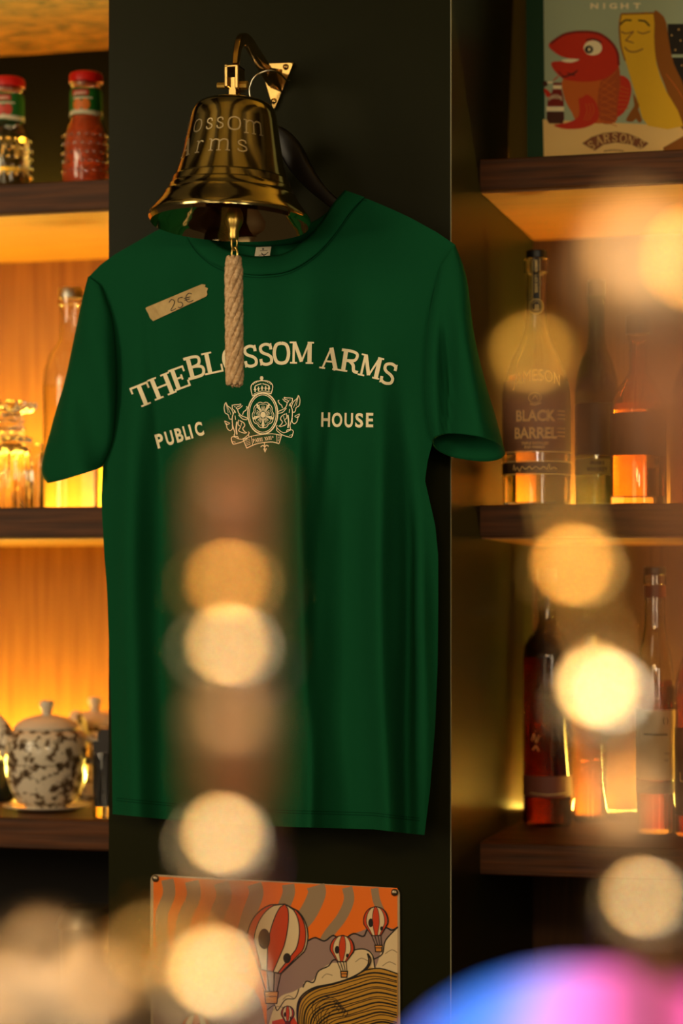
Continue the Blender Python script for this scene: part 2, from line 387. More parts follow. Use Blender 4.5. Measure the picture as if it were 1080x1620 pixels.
# ================================================================ T-SHIRT
AL = radians(8)
SN = Vector((-sin(AL), -cos(AL), 0)); SC0 = P(430, 700, 2.388)
def shirt_pt(px, py, w_):
    d = ray(px, py); c = SC0 + SN * w_
    return CAMP + d * ((c - CAMP).dot(SN) / d.dot(SN))
LB = [(438, 140), (470, 156), (520, 170), (580, 178), (640, 177), (690, 171), (735, 163), (790, 160), (880, 165), (930, 169), (1010, 172), (1100, 175), (1200, 177), (1300, 178)]
RB = [(388, 721), (420, 702), (460, 686), (520, 676), (600, 673), (660, 678), (700, 684), (730, 676), (760, 672), (830, 688), (880, 693), (960, 693), (1050, 692), (1150, 688), (1250, 680), (1322, 671)]
def LX(y): return interp(LB, y)
def RX(y): return interp(RB, y)
FOLDS = [  # x at y=450, x at y=1300, sigma, amplitude, start, full
 (205, 205, 24, .007, 470, 700), (262, 250, 26, -.010, 520, 900), (318, 330, 30, .006, 600, 1000),
 (380, 400, 30, -.006, 700, 1100), (470, 486, 15, .006, 560, 800), (530, 545, 34, -.009, 540, 900),
 (594, 612, 20, .010, 480, 900), (636, 650, 12, -.010, 560, 1000), (664, 678, 12, .006, 760, 1000),
 (225, 330, 10, -.0016, 400, 480), (545, 470, 12, -.0022, 420, 560)]
def fold(px, py):
    z = 0
    for xa, xb, sg, am, y0, y1 in FOLDS:
        x = lerp(xa, xb, (py - 450) / 850) + 5 * sin(py / 130 + xa)
        z += 2.7 * am * exp(-((px - x) / sg) ** 2) * sm(y0, y1, py)
    z += .0012 * sin(px / 23 + py / 90) * sin(py / 61 + px / 140) * sm(420, 560, py)
    return z
def shirt_w(px, py):
    l, r = LX(py), RX(py); s_ = max(-1, min(1, (px - l) / (r - l) * 2 - 1))
    return -.004 + .030 * (1 - abs(s_) ** 2.6) * (.45 + .55 * sm(380, 640, py)) + fold(px, py) * (1 - abs(s_) ** 8)
def shirt_map(px, py, lift=.0006): return shirt_pt(px, py, shirt_w(px, py) + lift)
TOPF = [(140, 438), (160, 418), (182, 402), (245, 366), (288, 345), (294, 366), (304, 386), (322, 406), (347, 422), (385, 433), (420, 435), (460, 428), (500, 403), (530, 370), (555, 335), (572, 314), (580, 314), (620, 331), (650, 345), (690, 367), (721, 388)]
TOPB = [(140, 438), (160, 418), (182, 402), (245, 366), (288, 345), (320, 372), (380, 386), (430, 388), (490, 378), (540, 346), (572, 314), (580, 314), (620, 331), (650, 345), (690, 367), (721, 388)]
BOTF = [(178, 1288), (300, 1300), (450, 1308), (590, 1312), (640, 1318), (671, 1321)]
BOTB = [(178, 1278), (300, 1284), (450, 1286), (590, 1296), (671, 1318)]
def shirt_grid(top, bot, wf, nc=110, nr=120):
    vs = []; fs = []
    for i in range(nc + 1):
        xt = lerp(140, 721, i / nc); yt = interp(top, xt); xb = lerp(178, 671, i / nc); yb = interp(bot, xb); s_ = i / nc
        for j in range(nr + 1):
            v = (j / nr); y = lerp(yt, yb, v)
            l, r = LX(y), RX(y); x = lerp(l, r, s_)
            # keep the top row on the drawn neck and shoulder line
            x = lerp(xt, x, sm(0, .10, v)); x = min(max(x, l), r)
            vs.append(shirt_pt(x, y, wf(x, y)))
    for i in range(nc):
        for j in range(nr):
            a = i * (nr + 1) + j; fs.append((a, a + 1, a + nr + 2, a + nr + 1))
    return vs, fs
shirt = thing('t_shirt', 'bottle green cotton T-shirt with cream pub lettering on a hanger', 'T-shirt', SC0)
body = MB().add(*shirt_grid(TOPF, BOTF, shirt_w))
def back_w(px, py):
    l, r = LX(py), RX(py); s_ = max(-1, min(1, (px - l) / (r - l) * 2 - 1)); return -.0045 - .018 * (1 - abs(s_) ** 4)
body.add(*shirt_grid(TOPB, BOTB, back_w, 60, 50))
body.build('body', m_shirt, shirt, angle=180)
# hem and collar stitching
hem = Paint(shirt_map, .0003, seg=4)
for dy in (22, 26):
    hem.stroke([(x, interp(BOTF, x) - dy) for x in range(184, 668, 8)], 1.3, m_seam)
hem.build('hem_stitching', shirt); hem = Paint(shirt_map, .0003, seg=4)
hem.stroke([(x - 0, y + 4) for x, y in TOPF[5:17]], 1.6, m_seam, 3)
hem.build('collar_stitching', shirt); hem = Paint(shirt_map, .0003, seg=4)
hem.stroke([(143, 443), (158, 474), (171, 522), (178, 580), (177, 640), (170, 700)], 2.2, m_seam, 4)
hem.build('sleeve_seam', shirt); hem = Paint(shirt_map, .0003, seg=4)
hem.stroke([(717, 396), (700, 425), (685, 464), (677, 520), (674, 600), (680, 670)], 2.2, m_seam, 4)
hem.build('sleeve_seam', shirt)
# ribbed collar: front and back bands
def band(outer, inner, wo, wi):
    vs = []; n = len(outer); k = 6
    for a, b in zip(outer, inner):
        for j in range(k + 1):
            t = j / k; x = lerp(a.x, b.x, t); y = lerp(a.y, b.y, t); vs.append(shirt_pt(x, y, lerp(wo(a.x, a.y), wi(b.x, b.y), t) + .0035 * sin(pi * (.15 + .85 * t)) * 1.0))
    return vs, [(i * (k + 1) + j, i * (k + 1) + j + 1, (i + 1) * (k + 1) + j + 1, (i + 1) * (k + 1) + j) for i in range(n - 1) for j in range(k)]
oc = catmull([Vector((x, y, 0)) for x, y in [(288, 345), (294, 366), (304, 386), (322, 406), (347, 422), (385, 433), (420, 435), (460, 428), (500, 403), (530, 370), (555, 335), (577, 312)]], 6)
ic = catmull([Vector((x, y, 0)) for x, y in [(306, 335), (312, 352), (322, 368), (338, 384), (360, 397), (390, 406), (420, 407), (452, 402), (482, 382), (508, 354), (528, 324), (547, 302)]], 6)
collar = MB().add(*band(oc, ic, lambda x, y: shirt_w(x, y) + .0005, lambda x, y: shirt_w(min(max(x, 300), 560), max(y, 400)) * .5 - .002))
ob = catmull([Vector((x, y, 0)) for x, y in [(288, 345), (320, 372), (380, 386), (430, 388), (490, 378), (540, 346), (577, 312)]], 6)
ib = catmull([Vector((x, y, 0)) for x, y in [(306, 335), (332, 352), (384, 366), (430, 368), (482, 358), (520, 336), (547, 302)]], 6)
collar.add(*band(ob, ib, lambda x, y: -.021, lambda x, y: -.019))
collar.build('collar', m_shirt, shirt, angle=180, solid=.002)
tg = Paint(lambda x, y, l: shirt_pt(x, y, -.015 + l)); tg.poly([(405, 391), (429, 390), (426, 408), (402, 409)], m_tag)
tg.stroke([(413, 400), (417, 404)], 1.5, m_ink).stroke([(416, 406), (424, 399)], 1.2, m_ink).stroke([(409, 404), (421, 402)], 1, m_ink).oval(416, 394, 1.6, 1.6, m_ink).stroke([(411, 397), (423, 396)], .8, m_ink)
tg.build('neck_tag', shirt)
# sleeves
def sleeve(secs, name, depth, tilt, flip=1, fl=None):
    n = 40; m_ = 36; vs = []; fs = []
    A = catmull([Vector((*a, 0)) for a, b in secs], 6); B = catmull([Vector((*b, 0)) for a, b in secs], 6); K = len(A)
    def ringv(i, shrink):
        a, b = A[i], B[i]; t = i / (K - 1); out = []; d = interp(depth, t) * shrink; c = (a + b) / 2; h = (b - a) / 2 * (1 - (1 - shrink) * .35)
        for j in range(n):
            th = 2 * pi * j / n; co = cos(th); si = sin(th)
            p = c + h * (abs(co) ** .8 * (1 if co > 0 else -1))
            w_ = si * d * (1 if si > 0 else .75) + (fl(p.x, p.y) if (fl and si > 0) else 0) * abs(si)
            out.append(shirt_pt(p.x, p.y + tilt * t ** 3 * (-si), -.004 + w_))
        return out
    for i in range(K): vs += ringv(i, 1.)
    for i in range(K - 1, K - 14, -1): vs += ringv(i, .88)
    R = len(vs) // n
    for i in range(R - 1):
        for j in range(n): fs.append((i * n + j, i * n + (j + 1) % n, (i + 1) * n + (j + 1) % n, (i + 1) * n + j))
    MB().add(vs, fs).build(name, m_shirt, shirt, angle=180)
sleeve([((139, 437), (162, 455)), ((129, 478), (178, 505)), ((118, 530), (184, 570)), ((103, 600), (184, 640)), ((84, 665), (178, 700)), ((66, 738), (163, 735)), ((74, 764), (163, 737))],
       'sleeve', [(0, .008), (.3, .024), (1, .026)], -3, fl=lambda x, y: .006 * sin((x - y * .25) / 13) * sm(470, 640, y))
sleeve([((720, 388), (694, 425)), ((738, 440), (678, 500)), ((750, 530), (672, 570)), ((768, 606), (672, 630)), ((784, 660), (676, 668)), ((799, 716), (683, 700))],
       'sleeve', [(0, .008), (.3, .028), (1, .040)], 20, fl=lambda x, y: (-.026 * exp(-((x - 706 - (y - 560) * .01) / 12) ** 2) + .012 * exp(-((x - 742 - (y - 560) * .12) / 16) ** 2)) * sm(440, 600, y))
# printed lettering and crest on the chest
pr = Paint(shirt_map, .0007, .000004, 4)
TX = [('T', 225, 625, 31, -22), ('H', 256, 611, 37, -22), ('E', 284, 598, 27, -20), ('B', 308, 580.5, 29, -15), ('L', 336, 573.5, 31, -12), ('O', 366, 568.5, 31, -9), ('S', 396, 563.5, 24, -6),
      ('S', 420.5, 560.5, 24, -4), ('O', 445, 558.6, 29, -1), ('M', 477, 558, 37, 1), ('A', 522.5, 567.2, 31, 7), ('R', 553.5, 571.6, 31, 9), ('M', 586, 580, 35, 13), ('S', 614.5, 591, 25, 17)]
for ch, x, y, w_, a in TX: pr.glyph(ch, x, y, w_, 35, m_print, radians(a))
pr.build('arched_lettering', shirt); pr = Paint(shirt_map, .0007, .000004, 4)
for k, ch in enumerate('PUBLIC'):
    x = [252.5, 267.8, 283, 294.5, 301.5, 314.5][k]; w_ = [12, 12.5, 11.5, 8, 3.4, 13][k]
    pr.text(ch, x, 697 - (x - 252) * .30, w_, 21.5, m_print, radians(-15), bold=.035)
pr.build('lettering', shirt); pr = Paint(shirt_map, .0007, .000004, 4)
for k, ch in enumerate('HOUSE'):
    pr.text(ch, [515, 533, 551.5, 568, 584.5][k], 663.4 + [0, .3, .8, 1, .6][k], [14, 16.5, 13.5, 12.5, 11.5][k], 22, m_print, radians(1), bold=.03)
pr.build('lettering', shirt); pr = Paint(shirt_map, .0007, .000004, 4)
def cq(x, y): return (330 + x / 6.353, 590 + y / 6.353)
def cs(pts, wd=9, n=4, closed=False): pr.stroke([cq(*p) for p in pts], wd / 6.353, m_print, n, closed)
def cring(cx, cy, rx, ry, wd): pr.ring(*cq(cx, cy), rx / 6.353, ry / 6.353, wd / 6.353, m_print)
cring(543, 408, 150, 206, 13); cring(543, 408, 134, 188, 7)
for k in range(5):                      # five petal rose
    a0 = -pi / 2 + k * 2 * pi / 5; u = Vector((cos(a0), sin(a0))); v = Vector((-u.y, u.x)); c = Vector((546, 420)); E = Vector((.93, 1.12))
    def q(r, t): p = c + Vector(((u * r + v * t).x * E.x, (u * r + v * t).y * E.y)); return (p.x, p.y)
    cs([q(28, -16), q(60, -52), q(98, -60), q(112, -30), q(104, 0), q(112, 30), q(98, 60), q(60, 52), q(28, 16)], 7, 5)
    cs([q(34, -12), q(62, -34), q(88, -40), q(94, -18), q(88, 0), q(94, 18), q(88, 40), q(62, 34), q(34, 12)], 4, 4)
    for t in (-16, 0, 16): cs([q(36, t * .5), q(76, t)], 6, 0)
    a1 = a0 + pi / 5; u = Vector((cos(a1), sin(a1))); v = Vector((-u.y, u.x))
    cs([q(96, -10), q(118, 0), q(96, 10), q(72, 0)], 8, 0, True)
pr.oval(*cq(546, 420), 27 / 6.353, 30 / 6.353, m_print)
# crown
cs([(440, 235), (425, 165), (432, 120), (470, 88), (530, 78), (600, 84), (640, 120), (640, 165), (625, 212)], 9, 5)
cs([(442, 232), (530, 196), (625, 208)], 9, 4); cs([(448, 215), (530, 182), (622, 192)], 5, 4)
cs([(462, 170), (470, 130), (530, 108)], 9, 3); cs([(610, 165), (604, 128), (540, 108)], 9, 3)
for x, y in ((466, 168), (500, 160), (536, 152), (572, 154), (604, 158)): cs([(x, y - 22), (x, y + 22)], 12, 0); cs([(x - 14, y), (x + 14, y)], 9, 0)
for k in range(12): pr.oval(*cq(448 + k * 16, 112 - 34 * sin(pi * k / 11)), .9, .9, m_print)
cs([(532, 34), (532, 76)], 26, 0); cs([(514, 52), (550, 52)], 12, 0)
# ribbon and fleur tip
cs([(345, 668), (440, 634), (540, 618), (640, 612), (732, 626)], 7, 4); cs([(382, 756), (470, 716), (550, 700), (640, 694), (706, 712)], 9, 4)
cs([(345, 668), (382, 756)], 8, 0); cs([(732, 626), (706, 712)], 8, 0)
cs([(428, 640), (442, 724)], 5, 0); cs([(682, 616), (686, 702)], 5, 0)
for k in range(4): cs([(366 + k * 4, 682 + k * 16), (412 + k * 3, 664 + k * 16)], 4, 0); cs([(692, 630 + k * 16), (722 - k * 4, 636 + k * 15)], 4, 0)
for k, ch in enumerate(['P', 'A', 'R', 'I', 'S', 'X', 'V', 'I', 'I']):
    x = [453, 476, 499, 517, 534, 572, 594, 612, 626][k]; pr.glyph(ch, *cq(x, 682 - (x - 453) * .17), [21, 22, 21, 9, 18, 23, 22, 9, 9][k] / 6.353, 38 / 6.353, m_print, radians(-9), .9)
pr.ring(*cq(643, 644), .9, 1.2, .5, m_print, 10)
cs([(560, 700), (562, 790)], 9, 0); cs([(522, 744), (545, 728), (562, 745), (580, 726), (602, 738)], 9, 4); cs([(552, 760), (566, 792), (580, 758)], 9, 0)
# two winged dragons holding the shield
DR = [([(172, 295), (190, 330), (222, 356), (240, 388), (246, 420)], 8), ([(168, 300), (155, 345), (165, 400), (196, 420), (210, 462), (240, 462)], 8), ([(172, 300), (196, 400)], 5), ([(180, 320), (225, 420)], 5),
      ([(232, 326), (262, 320), (300, 318), (322, 312), (316, 330), (290, 340), (276, 352), (290, 362), (318, 350), (340, 326)], 8), ([(236, 330), (240, 362), (262, 380), (270, 402)], 8), ([(256, 338), (270, 342)], 6),
      ([(262, 380), (240, 430), (236, 470), (240, 520), (250, 560)], 9), ([(290, 362), (300, 400), (330, 430), (380, 450), (398, 470)], 9), ([(300, 420), (340, 462), (386, 470)], 9),
      ([(340, 420), (352, 390), (372, 376), (388, 346), (376, 340)], 9), ([(310, 478), (350, 500), (362, 530), (342, 560), (362, 590), (384, 602)], 9), ([(300, 470), (296, 520), (320, 540), (300, 580), (338, 600), (372, 606)], 8),
      ([(250, 560), (262, 600), (256, 636), (290, 640), (298, 660)], 9), ([(284, 490), (276, 560), (284, 620)], 14), ([(236, 520), (238, 560), (214, 580), (186, 556), (178, 510), (190, 522)], 8), ([(160, 482), (176, 520), (210, 506), (182, 492), (160, 482)], 7),
      ([(226, 660), (246, 640), (330, 668), (404, 612), (396, 590)], 7), ([(226, 660), (240, 708), (262, 714), (340, 690), (398, 648)], 8), ([(400, 610), (404, 646)], 7), ([(238, 690), (270, 696)], 5), ([(265, 430), (270, 470)], 7), ([(330, 500), (325, 530)], 6)]
for pts, wd in DR:
    cs(pts, wd, 3)
    cs([(548 + (548 - x) * .945 - 2 - (y - 470) * .0, y - 62 + (548 - x) * -.03 + 2) for x, y in pts], wd, 3)
pr.build('crest_print', shirt)
# size of the crest is part of the print; the paper price strip is a thing of its own
tp = thing('price_tape', 'strip of masking tape with a handwritten price stuck on the green shirt', 'tape', shirt_map(280, 478, .001))
q = Paint(lambda x, y, l: shirt_map(x, y, l), .0012)
N = 14; top = [(231, 486.5)] + [(lerp(231, 319, k / N), lerp(486.5, 449.5, k / N)) for k in range(1, N + 1)]; bot = [(lerp(242, 326, k / N), lerp(508, 469, k / N)) for k in range(N + 1)]
L = q.up(); vs = []; fs = []
for a, b in zip(top, bot): vs += [q.mp(*a, L), q.mp(*b, L)]
fs = [(2 * i, 2 * i + 1, 2 * i + 3, 2 * i + 2) for i in range(N)]; q.mb.add(vs, fs, m_tape)
q.poly([(319, 449.5), (325, 450.5), (324, 454), (329, 456), (327, 461), (328, 466), (326, 469)], m_tape)
q.poly([(231, 486.5), (242, 508), (237, 503), (238, 497), (233, 494), (230, 488)], m_tape)
q.build('strip', tp)
def rq(x, y): return (180 + x / 2.25, 380 + y / 2.25)
q = Paint(lambda x, y, l: shirt_map(x, y, l), .0017)
for pts in ([(196, 222), (205, 211), (215, 216), (213, 230), (203, 248), (208, 250), (221, 243)], [(245, 203), (230, 207), (229, 220), (240, 221), (245, 231), (237, 240), (228, 238)],
            [(277, 191), (266, 189), (257, 200), (258, 214), (268, 220), (283, 213)], [(249, 208), (272, 201)], [(251, 214), (270, 209)]):
    q.stroke([rq(*p) for p in pts], 1.15, m_ink, 5 if len(pts) > 2 else 0)
q.build('handwriting', tp)

# ================================================================ HANGER
hg = thing('clothes_hanger', 'black wooden hanger with wire hook inside the green shirt collar', 'hanger', shirt_pt(440, 205, -.01))
hp = catmull([shirt_pt(x, y, -.0075) for x, y in [(215, 428), (260, 402), (316, 362), (370, 290), (412, 234), (434, 216), (456, 232), (478, 268), (506, 302), (548, 336), (600, 366), (655, 396)]], 6)
MB().tube(hp, [interp([(0, .0045), (.25, .006), (.4, .011), (.6, .011), (.75, .006), (1, .0045)], i / (len(hp) - 1)) for i in range(len(hp))], 16, flat=(.8, 1.1), ref=SN).build('arm_bar', mottled('black stained wood', lin(15, 12, 10), lin(26, 19, 14), (3, 3, 3), 20, .35), hg)
hw = catmull([shirt_pt(434, 208, -.008), P(418, 192, 2.405), P(400, 166, 2.405), P(395, 148, 2.405), P(396, 134, 2.405), P(402, 122, 2.405), P(411, 115.5, 2.408), P(424, 111.5, 2.412), P(436, 113, 2.418), P(446, 119.5, 2.43), P(452, 126, 2.44), P(458, 127.5, 2.446)], 6)
MB().tube(hw, .0011, 10).build('hook', m_steel, hg)

# ================================================================ BELL
YBELL = 2.28; sb = S(365, YBELL)
btop = P(371, 157, 2.283); bbot = P(363, 350, 2.275); ax = (btop - bbot).normalized(); Lb = (btop - bbot).length
bell = thing('ship_bell', 'polished brass bell with engraved lettering on a wall bracket', 'bell', P(433, 130, YP))
def bprof(): return [(128, 350), (128.5, 346.5), (127, 342), (121, 334), (114, 325), (107, 315.5), (106, 312), (103.2, 309.5), (100.5, 304.5), (99, 300), (96, 297.5), (94.5, 292), (93.5, 287.5), (90, 284.5), (87.8, 278), (83, 262), (79, 244), (75.5, 226), (72.5, 210), (70, 195), (68, 184), (64.5, 174), (58, 167), (48, 162.5), (34, 160), (18, 158.5), (0, 158)]
out = [(r * sb, (350 - y) / 193 * Lb) for r, y in bprof()]
inn = [(0, .94 * Lb), (40 * sb, .93 * Lb), (58 * sb, .88 * Lb), (64 * sb, .7 * Lb), (74 * sb, .5 * Lb), (86 * sb, .33 * Lb), (98 * sb, .2 * Lb), (110 * sb, .115 * Lb), (118 * sb, .055 * Lb), (121.5 * sb, .02 * Lb), (124.5 * sb, -.004), (128 * sb, 0)]
MB().lathe(out, bbot, ax, 96, cap=False).build('bell_body', m_bell, bell, angle=30)
MB().lathe(inn, bbot, ax, 96, cap=False).build('bell_mouth', m_bellin, bell, angle=60)
bx = Vector((1, 0, 0)); bx = (bx - ax * bx.dot(ax)).normalized()
toc = (CAMP - bbot); toc = (toc - ax * toc.dot(ax)).normalized(); side = ax.cross(toc)
def bell_map(x, y, l):
    h = (350 - y) / 193 * Lb; r = interp(sorted([(hh, rr) for rr, hh in out]), h); th = (x - 0) / 70.
    d = toc * cos(th) + side * sin(th); return bbot + ax * h + d * (r + l)
eng = Paint(bell_map, .0002); m_eng = mat('engraved letter', (.80, .66, .40, 1), .45, 1.)
for ch, x, y, w_, h in [('B', -118, 211, 26, 32), ('l', -88, 214, 10, 22), ('o', -60, 214, 20, 22), ('s', -37, 214, 14, 19), ('s', -20, 213.5, 14, 19), ('o', 1, 214, 22, 23), ('m', 31, 217, 32, 23),
                        ('A', -78, 246, 26, 30), ('r', -48, 250, 15, 20), ('m', -18, 249, 31, 20), ('s', 13, 250, 18, 20)]:
    eng.glyph(ch, x, y, w_, h, m_eng)
eng.build('engraving', bell)
# crown stem, yoke and bolt
def pbox(px0, py0, px1, py1, Y, dY, bev=.0):
    a = P(px0, py1, Y); b = P(px1, py0, Y); return MB().box((a.x, Y, a.z), (b.x, Y + dY, b.z))
st = MB().lathe([(19 * sb, 0), (14 * sb, .004), (10 * sb, .008), (8 * sb, .012)], btop - ax * .002, (0, 0, 1), 32)
st.build('crown_stem', m_bell, bell)
b = pbox(362, 122, 372.5, 158, YBELL - .006, .014); b.build('crown_loop', m_brass, bell, smooth=False)
yo = pbox(354, 101, 377, 107.5, YBELL - .012, .024)
for x0, x1, y1 in ((354, 360.5, 138), (370.5, 377, 140)):
    a = P(x0, y1, YBELL - .012); c = P(x1, 101, YBELL - .012); yo.box((a.x, a.y, a.z), (c.x, a.y + .024, c.z))
yb = yo.build('yoke', m_brass, bell, smooth=False); md = yb.modifiers.new('b', 'BEVEL'); md.width = .0012; md.segments = 2
p0, p1 = P(344, 135.5, YBELL - .002), P(392, 134.5, YBELL - .002); dx = (p1 - p0)
MB().lathe([(0, 0), (.0035, 0), (.0035, .3 * dx.length), (.0028, .31 * dx.length), (.0028, .66 * dx.length), (.0046, .67 * dx.length), (.0048, dx.length - .001), (.004, dx.length), (0, dx.length)], p0, dx, 8, cap=False).build('bolt', m_brassmatte, bell, angle=25)
arm = catmull([P(430, 126, 2.452), P(420, 111, 2.43), P(407, 90, 2.39), P(396, 72, 2.352), P(389, 64, 2.333), P(383, 62.5, 2.318), P(378, 69, 2.305), P(375, 82, 2.297), P(373, 104, 2.29)], 7)
MB().tube(arm, [lerp(.0086, .0056, i / (len(arm) - 1)) for i in range(len(arm))], 16, flat=(.55, 1.0), ref=(1, .1, 0)).build('bracket_arm', m_brass, bell, angle=35)
pl = MB(); tri = [Vector((410, 100, 0)), Vector((466, 98, 0)), Vector((433, 177, 0))]; ol = []
for i in range(3):
    a, b_, c = tri[i - 1], tri[i], tri[(i + 1) % 3]; d1 = (a - b_).normalized(); d2 = (c - b_).normalized()
    for k in range(7):
        t = k / 6; ol.append((b_ + d1 * 7 * (1 - t) ** 2 + d2 * 7 * t ** 2))
n = len(ol)
pl.add([P(p.x, p.y, YP) for p in ol] + [P(p.x, p.y, YP - .004) for p in ol] + [P(433 + (p.x - 433) * .94, 122 + (p.y - 122) * .95, YP - .0055) for p in ol],
       [tuple(range(2 * n, 3 * n))] + [(i + r * n, (i + 1) % n + r * n, (i + 1) % n + (r + 1) * n, i + (r + 1) * n) for i in range(n) for r in (0, 1)])
pl.build('wall_plate', m_brass, bell, angle=30)
g0 = [P(x, y, YP - .005) for x, y in ((422, 108), (447, 110), (446, 147), (430, 140))]; g1 = [P(x, y, YP - .034) for x, y in ((414, 104), (421, 106), (424, 120), (418, 119))]
MB().add(g0 + g1, [(0, 1, 5, 4), (1, 2, 6, 5), (2, 3, 7, 6), (3, 0, 4, 7), (4, 5, 6, 7)]).build('gusset', m_brass, bell, smooth=False)
for x, y in ((452, 106), (433, 160)):
    MB().lathe([(.0036, 0), (.0034, .001), (.0022, .0022), (0, .0026)], P(x, y, YP - .0055), (0, -1, 0), 20).build('screw', m_brass, bell)
# clapper with its link, all brass
c0 = P(369, 322, 2.272); k = sb
cl = MB().lathe([(r * k, h * k) for r, h in [(0, -25), (7, -24.5), (8.6, -20), (8.2, -12), (11, -5), (14.2, 3), (14.6, 9), (13, 17), (9, 25), (6, 33), (5, 62), (0, 63)]], P(370, 354, 2.268), ax, 28, cap=False)
cl.build('clapper', m_brassmatte, bell)
def link(cx, cy, rx, ry, Y, th):
    pts = [P(cx, cy, Y) + Vector((cos(a) * rx * k * cos(th), cos(a) * rx * k * sin(th), sin(a) * ry * k)) for a in [2 * pi * i / 24 for i in range(24)]]
    return MB().tube(pts, .0011, 8, closed=True)
link(370.5, 385, 5, 11, 2.270, .9).build('link', m_brassmatte, bell); link(371, 402, 5.5, 10.5, 2.270, -.3).build('link', m_brassmatte, bell)
# plaited rope pull
rp = thing('bell_rope', 'plaited cream cotton rope pull hanging from the brass bell clapper', 'rope', P(370, 406, 2.266))
rb = MB(); a0 = P(369.5, 409, 2.266); a1 = P(371, 606, 2.262); ra = (a1 - a0); rl = ra.length; ra.normalize()
rx = Vector((1, 0, 0)); ry = ra.cross(rx); NR, NS = 26, 7
rb.lathe([(.002, 0), (.0062, .004), (.0068, rl - .005), (.003, rl)], a0, ra, 20)
for i in range(NR):
    h = rl * (i + .5) / NR; env = 1 - .22 * (1 - sm(0, .08, i / NR)) - .1 * sm(.9, 1, i / NR)
    for j in range(NS):
        th = 2 * pi * (j + .5 * (i % 2)) / NS - i * .16
        ctr = a0 + ra * h + (rx * cos(th) + ry * sin(th)) * .0066 * env
        tn = (rx * -sin(th) + ry * cos(th)); dr = (ra * .82 + tn * .57).normalized(); nr = (rx * cos(th) + ry * sin(th))
        rb.lathe([(0, -.0066), (.0023, -.0052), (.0032, -.002), (.0033, .001), (.0026, .0046), (0, .0066)], ctr + nr * .0004, dr, 8, cap=False)
rb.build('plait', m_rope, rp, angle=180)
fr = MB()
for j in range(7):
    fr.tube([a1 + Vector((random.uniform(-.004, .004), random.uniform(-.004, .004), .003)), a1 + Vector((random.uniform(-.006, .006), random.uniform(-.005, .005), -.004))], .0012, 6)
fr.build('frayed_end', m_rope, rp)

# ================================================================ BALLOON SIGN on the pillar
def bq(x, y): return (200 + x / 2.348, 1360 + y / 2.348)
sg = thing('tin_sign', 'orange tin sign with striped hot air balloons screwed to the dark pillar', 'sign', P(435, 1395, YP))
cor = [Vector((238, 1383, 0)), Vector((632, 1405, 0)), Vector((634, 1905, 0)), Vector((238, 1925, 0))]; ol = []
for i in range(4):
    a, b_, c = cor[i - 1], cor[i], cor[(i + 1) % 4]; d1 = (a - b_).normalized(); d2 = (c - b_).normalized()
    for kk in range(7): t = kk / 6; ol.append(b_ + d1 * 11 * (1 - t) ** 2 + d2 * 11 * t ** 2)
n = len(ol)
MB().add([P(p.x, p.y, YP) for p in ol] + [P(p.x, p.y, YP - .003) for p in ol], [tuple(range(n, 2 * n))] + [(i, (i + 1) % n, (i + 1) % n + n, i + n) for i in range(n)]).build('plate', mat('cream enamel', lin(190, 165, 130), .35), sg, smooth=False)
def flat(name, c, rough=.45): return mat(name, lin(*c), rough)
a_or, a_gr, a_red, a_cr, a_bk, a_mv, a_yl, a_sk = flat('art orange', (250, 118, 4)), flat('art warm grey', (160, 132, 100)), flat('art red', (214, 64, 10)), flat('art cream', (234, 206, 160)), flat('art black', (24, 16, 14)), flat('art mauve', (160, 128, 118)), flat('art yellow', (200, 146, 44)), flat('art tan', (224, 140, 50))
ap = Paint(lambda x, y, l: P(x, y, YP - .003 - l), .0002)
def BP(pts, m, n=0): ap.poly([bq(*p) for p in pts], m, n)
def BC(pts, corners, m): BP([(p.x, p.y) for p in catmull([(x, y, 0) for x, y in pts], 4)] + corners, m)
def BS(pts, wd, m=a_bk, n=5, **kw): ap.stroke([bq(*p) for p in pts], wd / 2.348, m, n, **kw)
BP([(100, 62), (1006, 106), (1008, 1260), (100, 1290)], a_or)
for pts, wd in (([(152, 74), (158, 130), (130, 220), (140, 400)], 46), ([(243, 80), (250, 140), (210, 240), (200, 420)], 52), ([(352, 85), (362, 140), (330, 230), (300, 420)], 54), ([(473, 90), (480, 130), (452, 210), (430, 300), (420, 420)], 54),
                ([(600, 92), (601, 130), (572, 200), (540, 290)], 46), ([(702, 97), (706, 130), (670, 205), (610, 270), (560, 320)], 66), ([(819, 103), (826, 150), (800, 212), (752, 275), (720, 330)], 38), ([(921, 106), (928, 150), (944, 190)], 28)):
    BS(pts, wd, a_gr)
BC([(520, 420), (600, 330), (668, 300), (700, 290), (735, 300), (770, 282), (800, 300), (845, 275), (880, 262), (905, 250), (960, 250), (1006, 262)], [(1006, 640), (520, 640)], a_mv)
BS([(668, 305), (700, 290), (735, 302), (768, 282), (800, 300), (842, 275), (880, 285), (900, 255), (960, 252), (985, 262), (1008, 250)], 6)
BC([(520, 640), (560, 520), (620, 490), (655, 470), (660, 455), (690, 450), (720, 410), (760, 385), (800, 380), (830, 345), (880, 332), (915, 350), (925, 400), (960, 300), (1006, 250)], [(1006, 640)], a_cr)
BS([(655, 475), (668, 452), (695, 455), (712, 415), (750, 395), (770, 372), (810, 378), (832, 342), (880, 332), (912, 352), (922, 400), (930, 420)], 5)
BS([(918, 370), (950, 350), (962, 300), (1008, 250)], 5)
for pts in ([(725, 440), (742, 425), (765, 430)], [(850, 380), (872, 366), (900, 378)], [(960, 350), (985, 335), (1005, 345)], [(950, 395), (975, 380), (1000, 390)], [(580, 520), (600, 505), (625, 518)], [(545, 560), (560, 545), (590, 552)]): BS(pts, 3, a_gr)
BS([(520, 560), (548, 540), (560, 560), (590, 520), (625, 515), (640, 480)], 4)
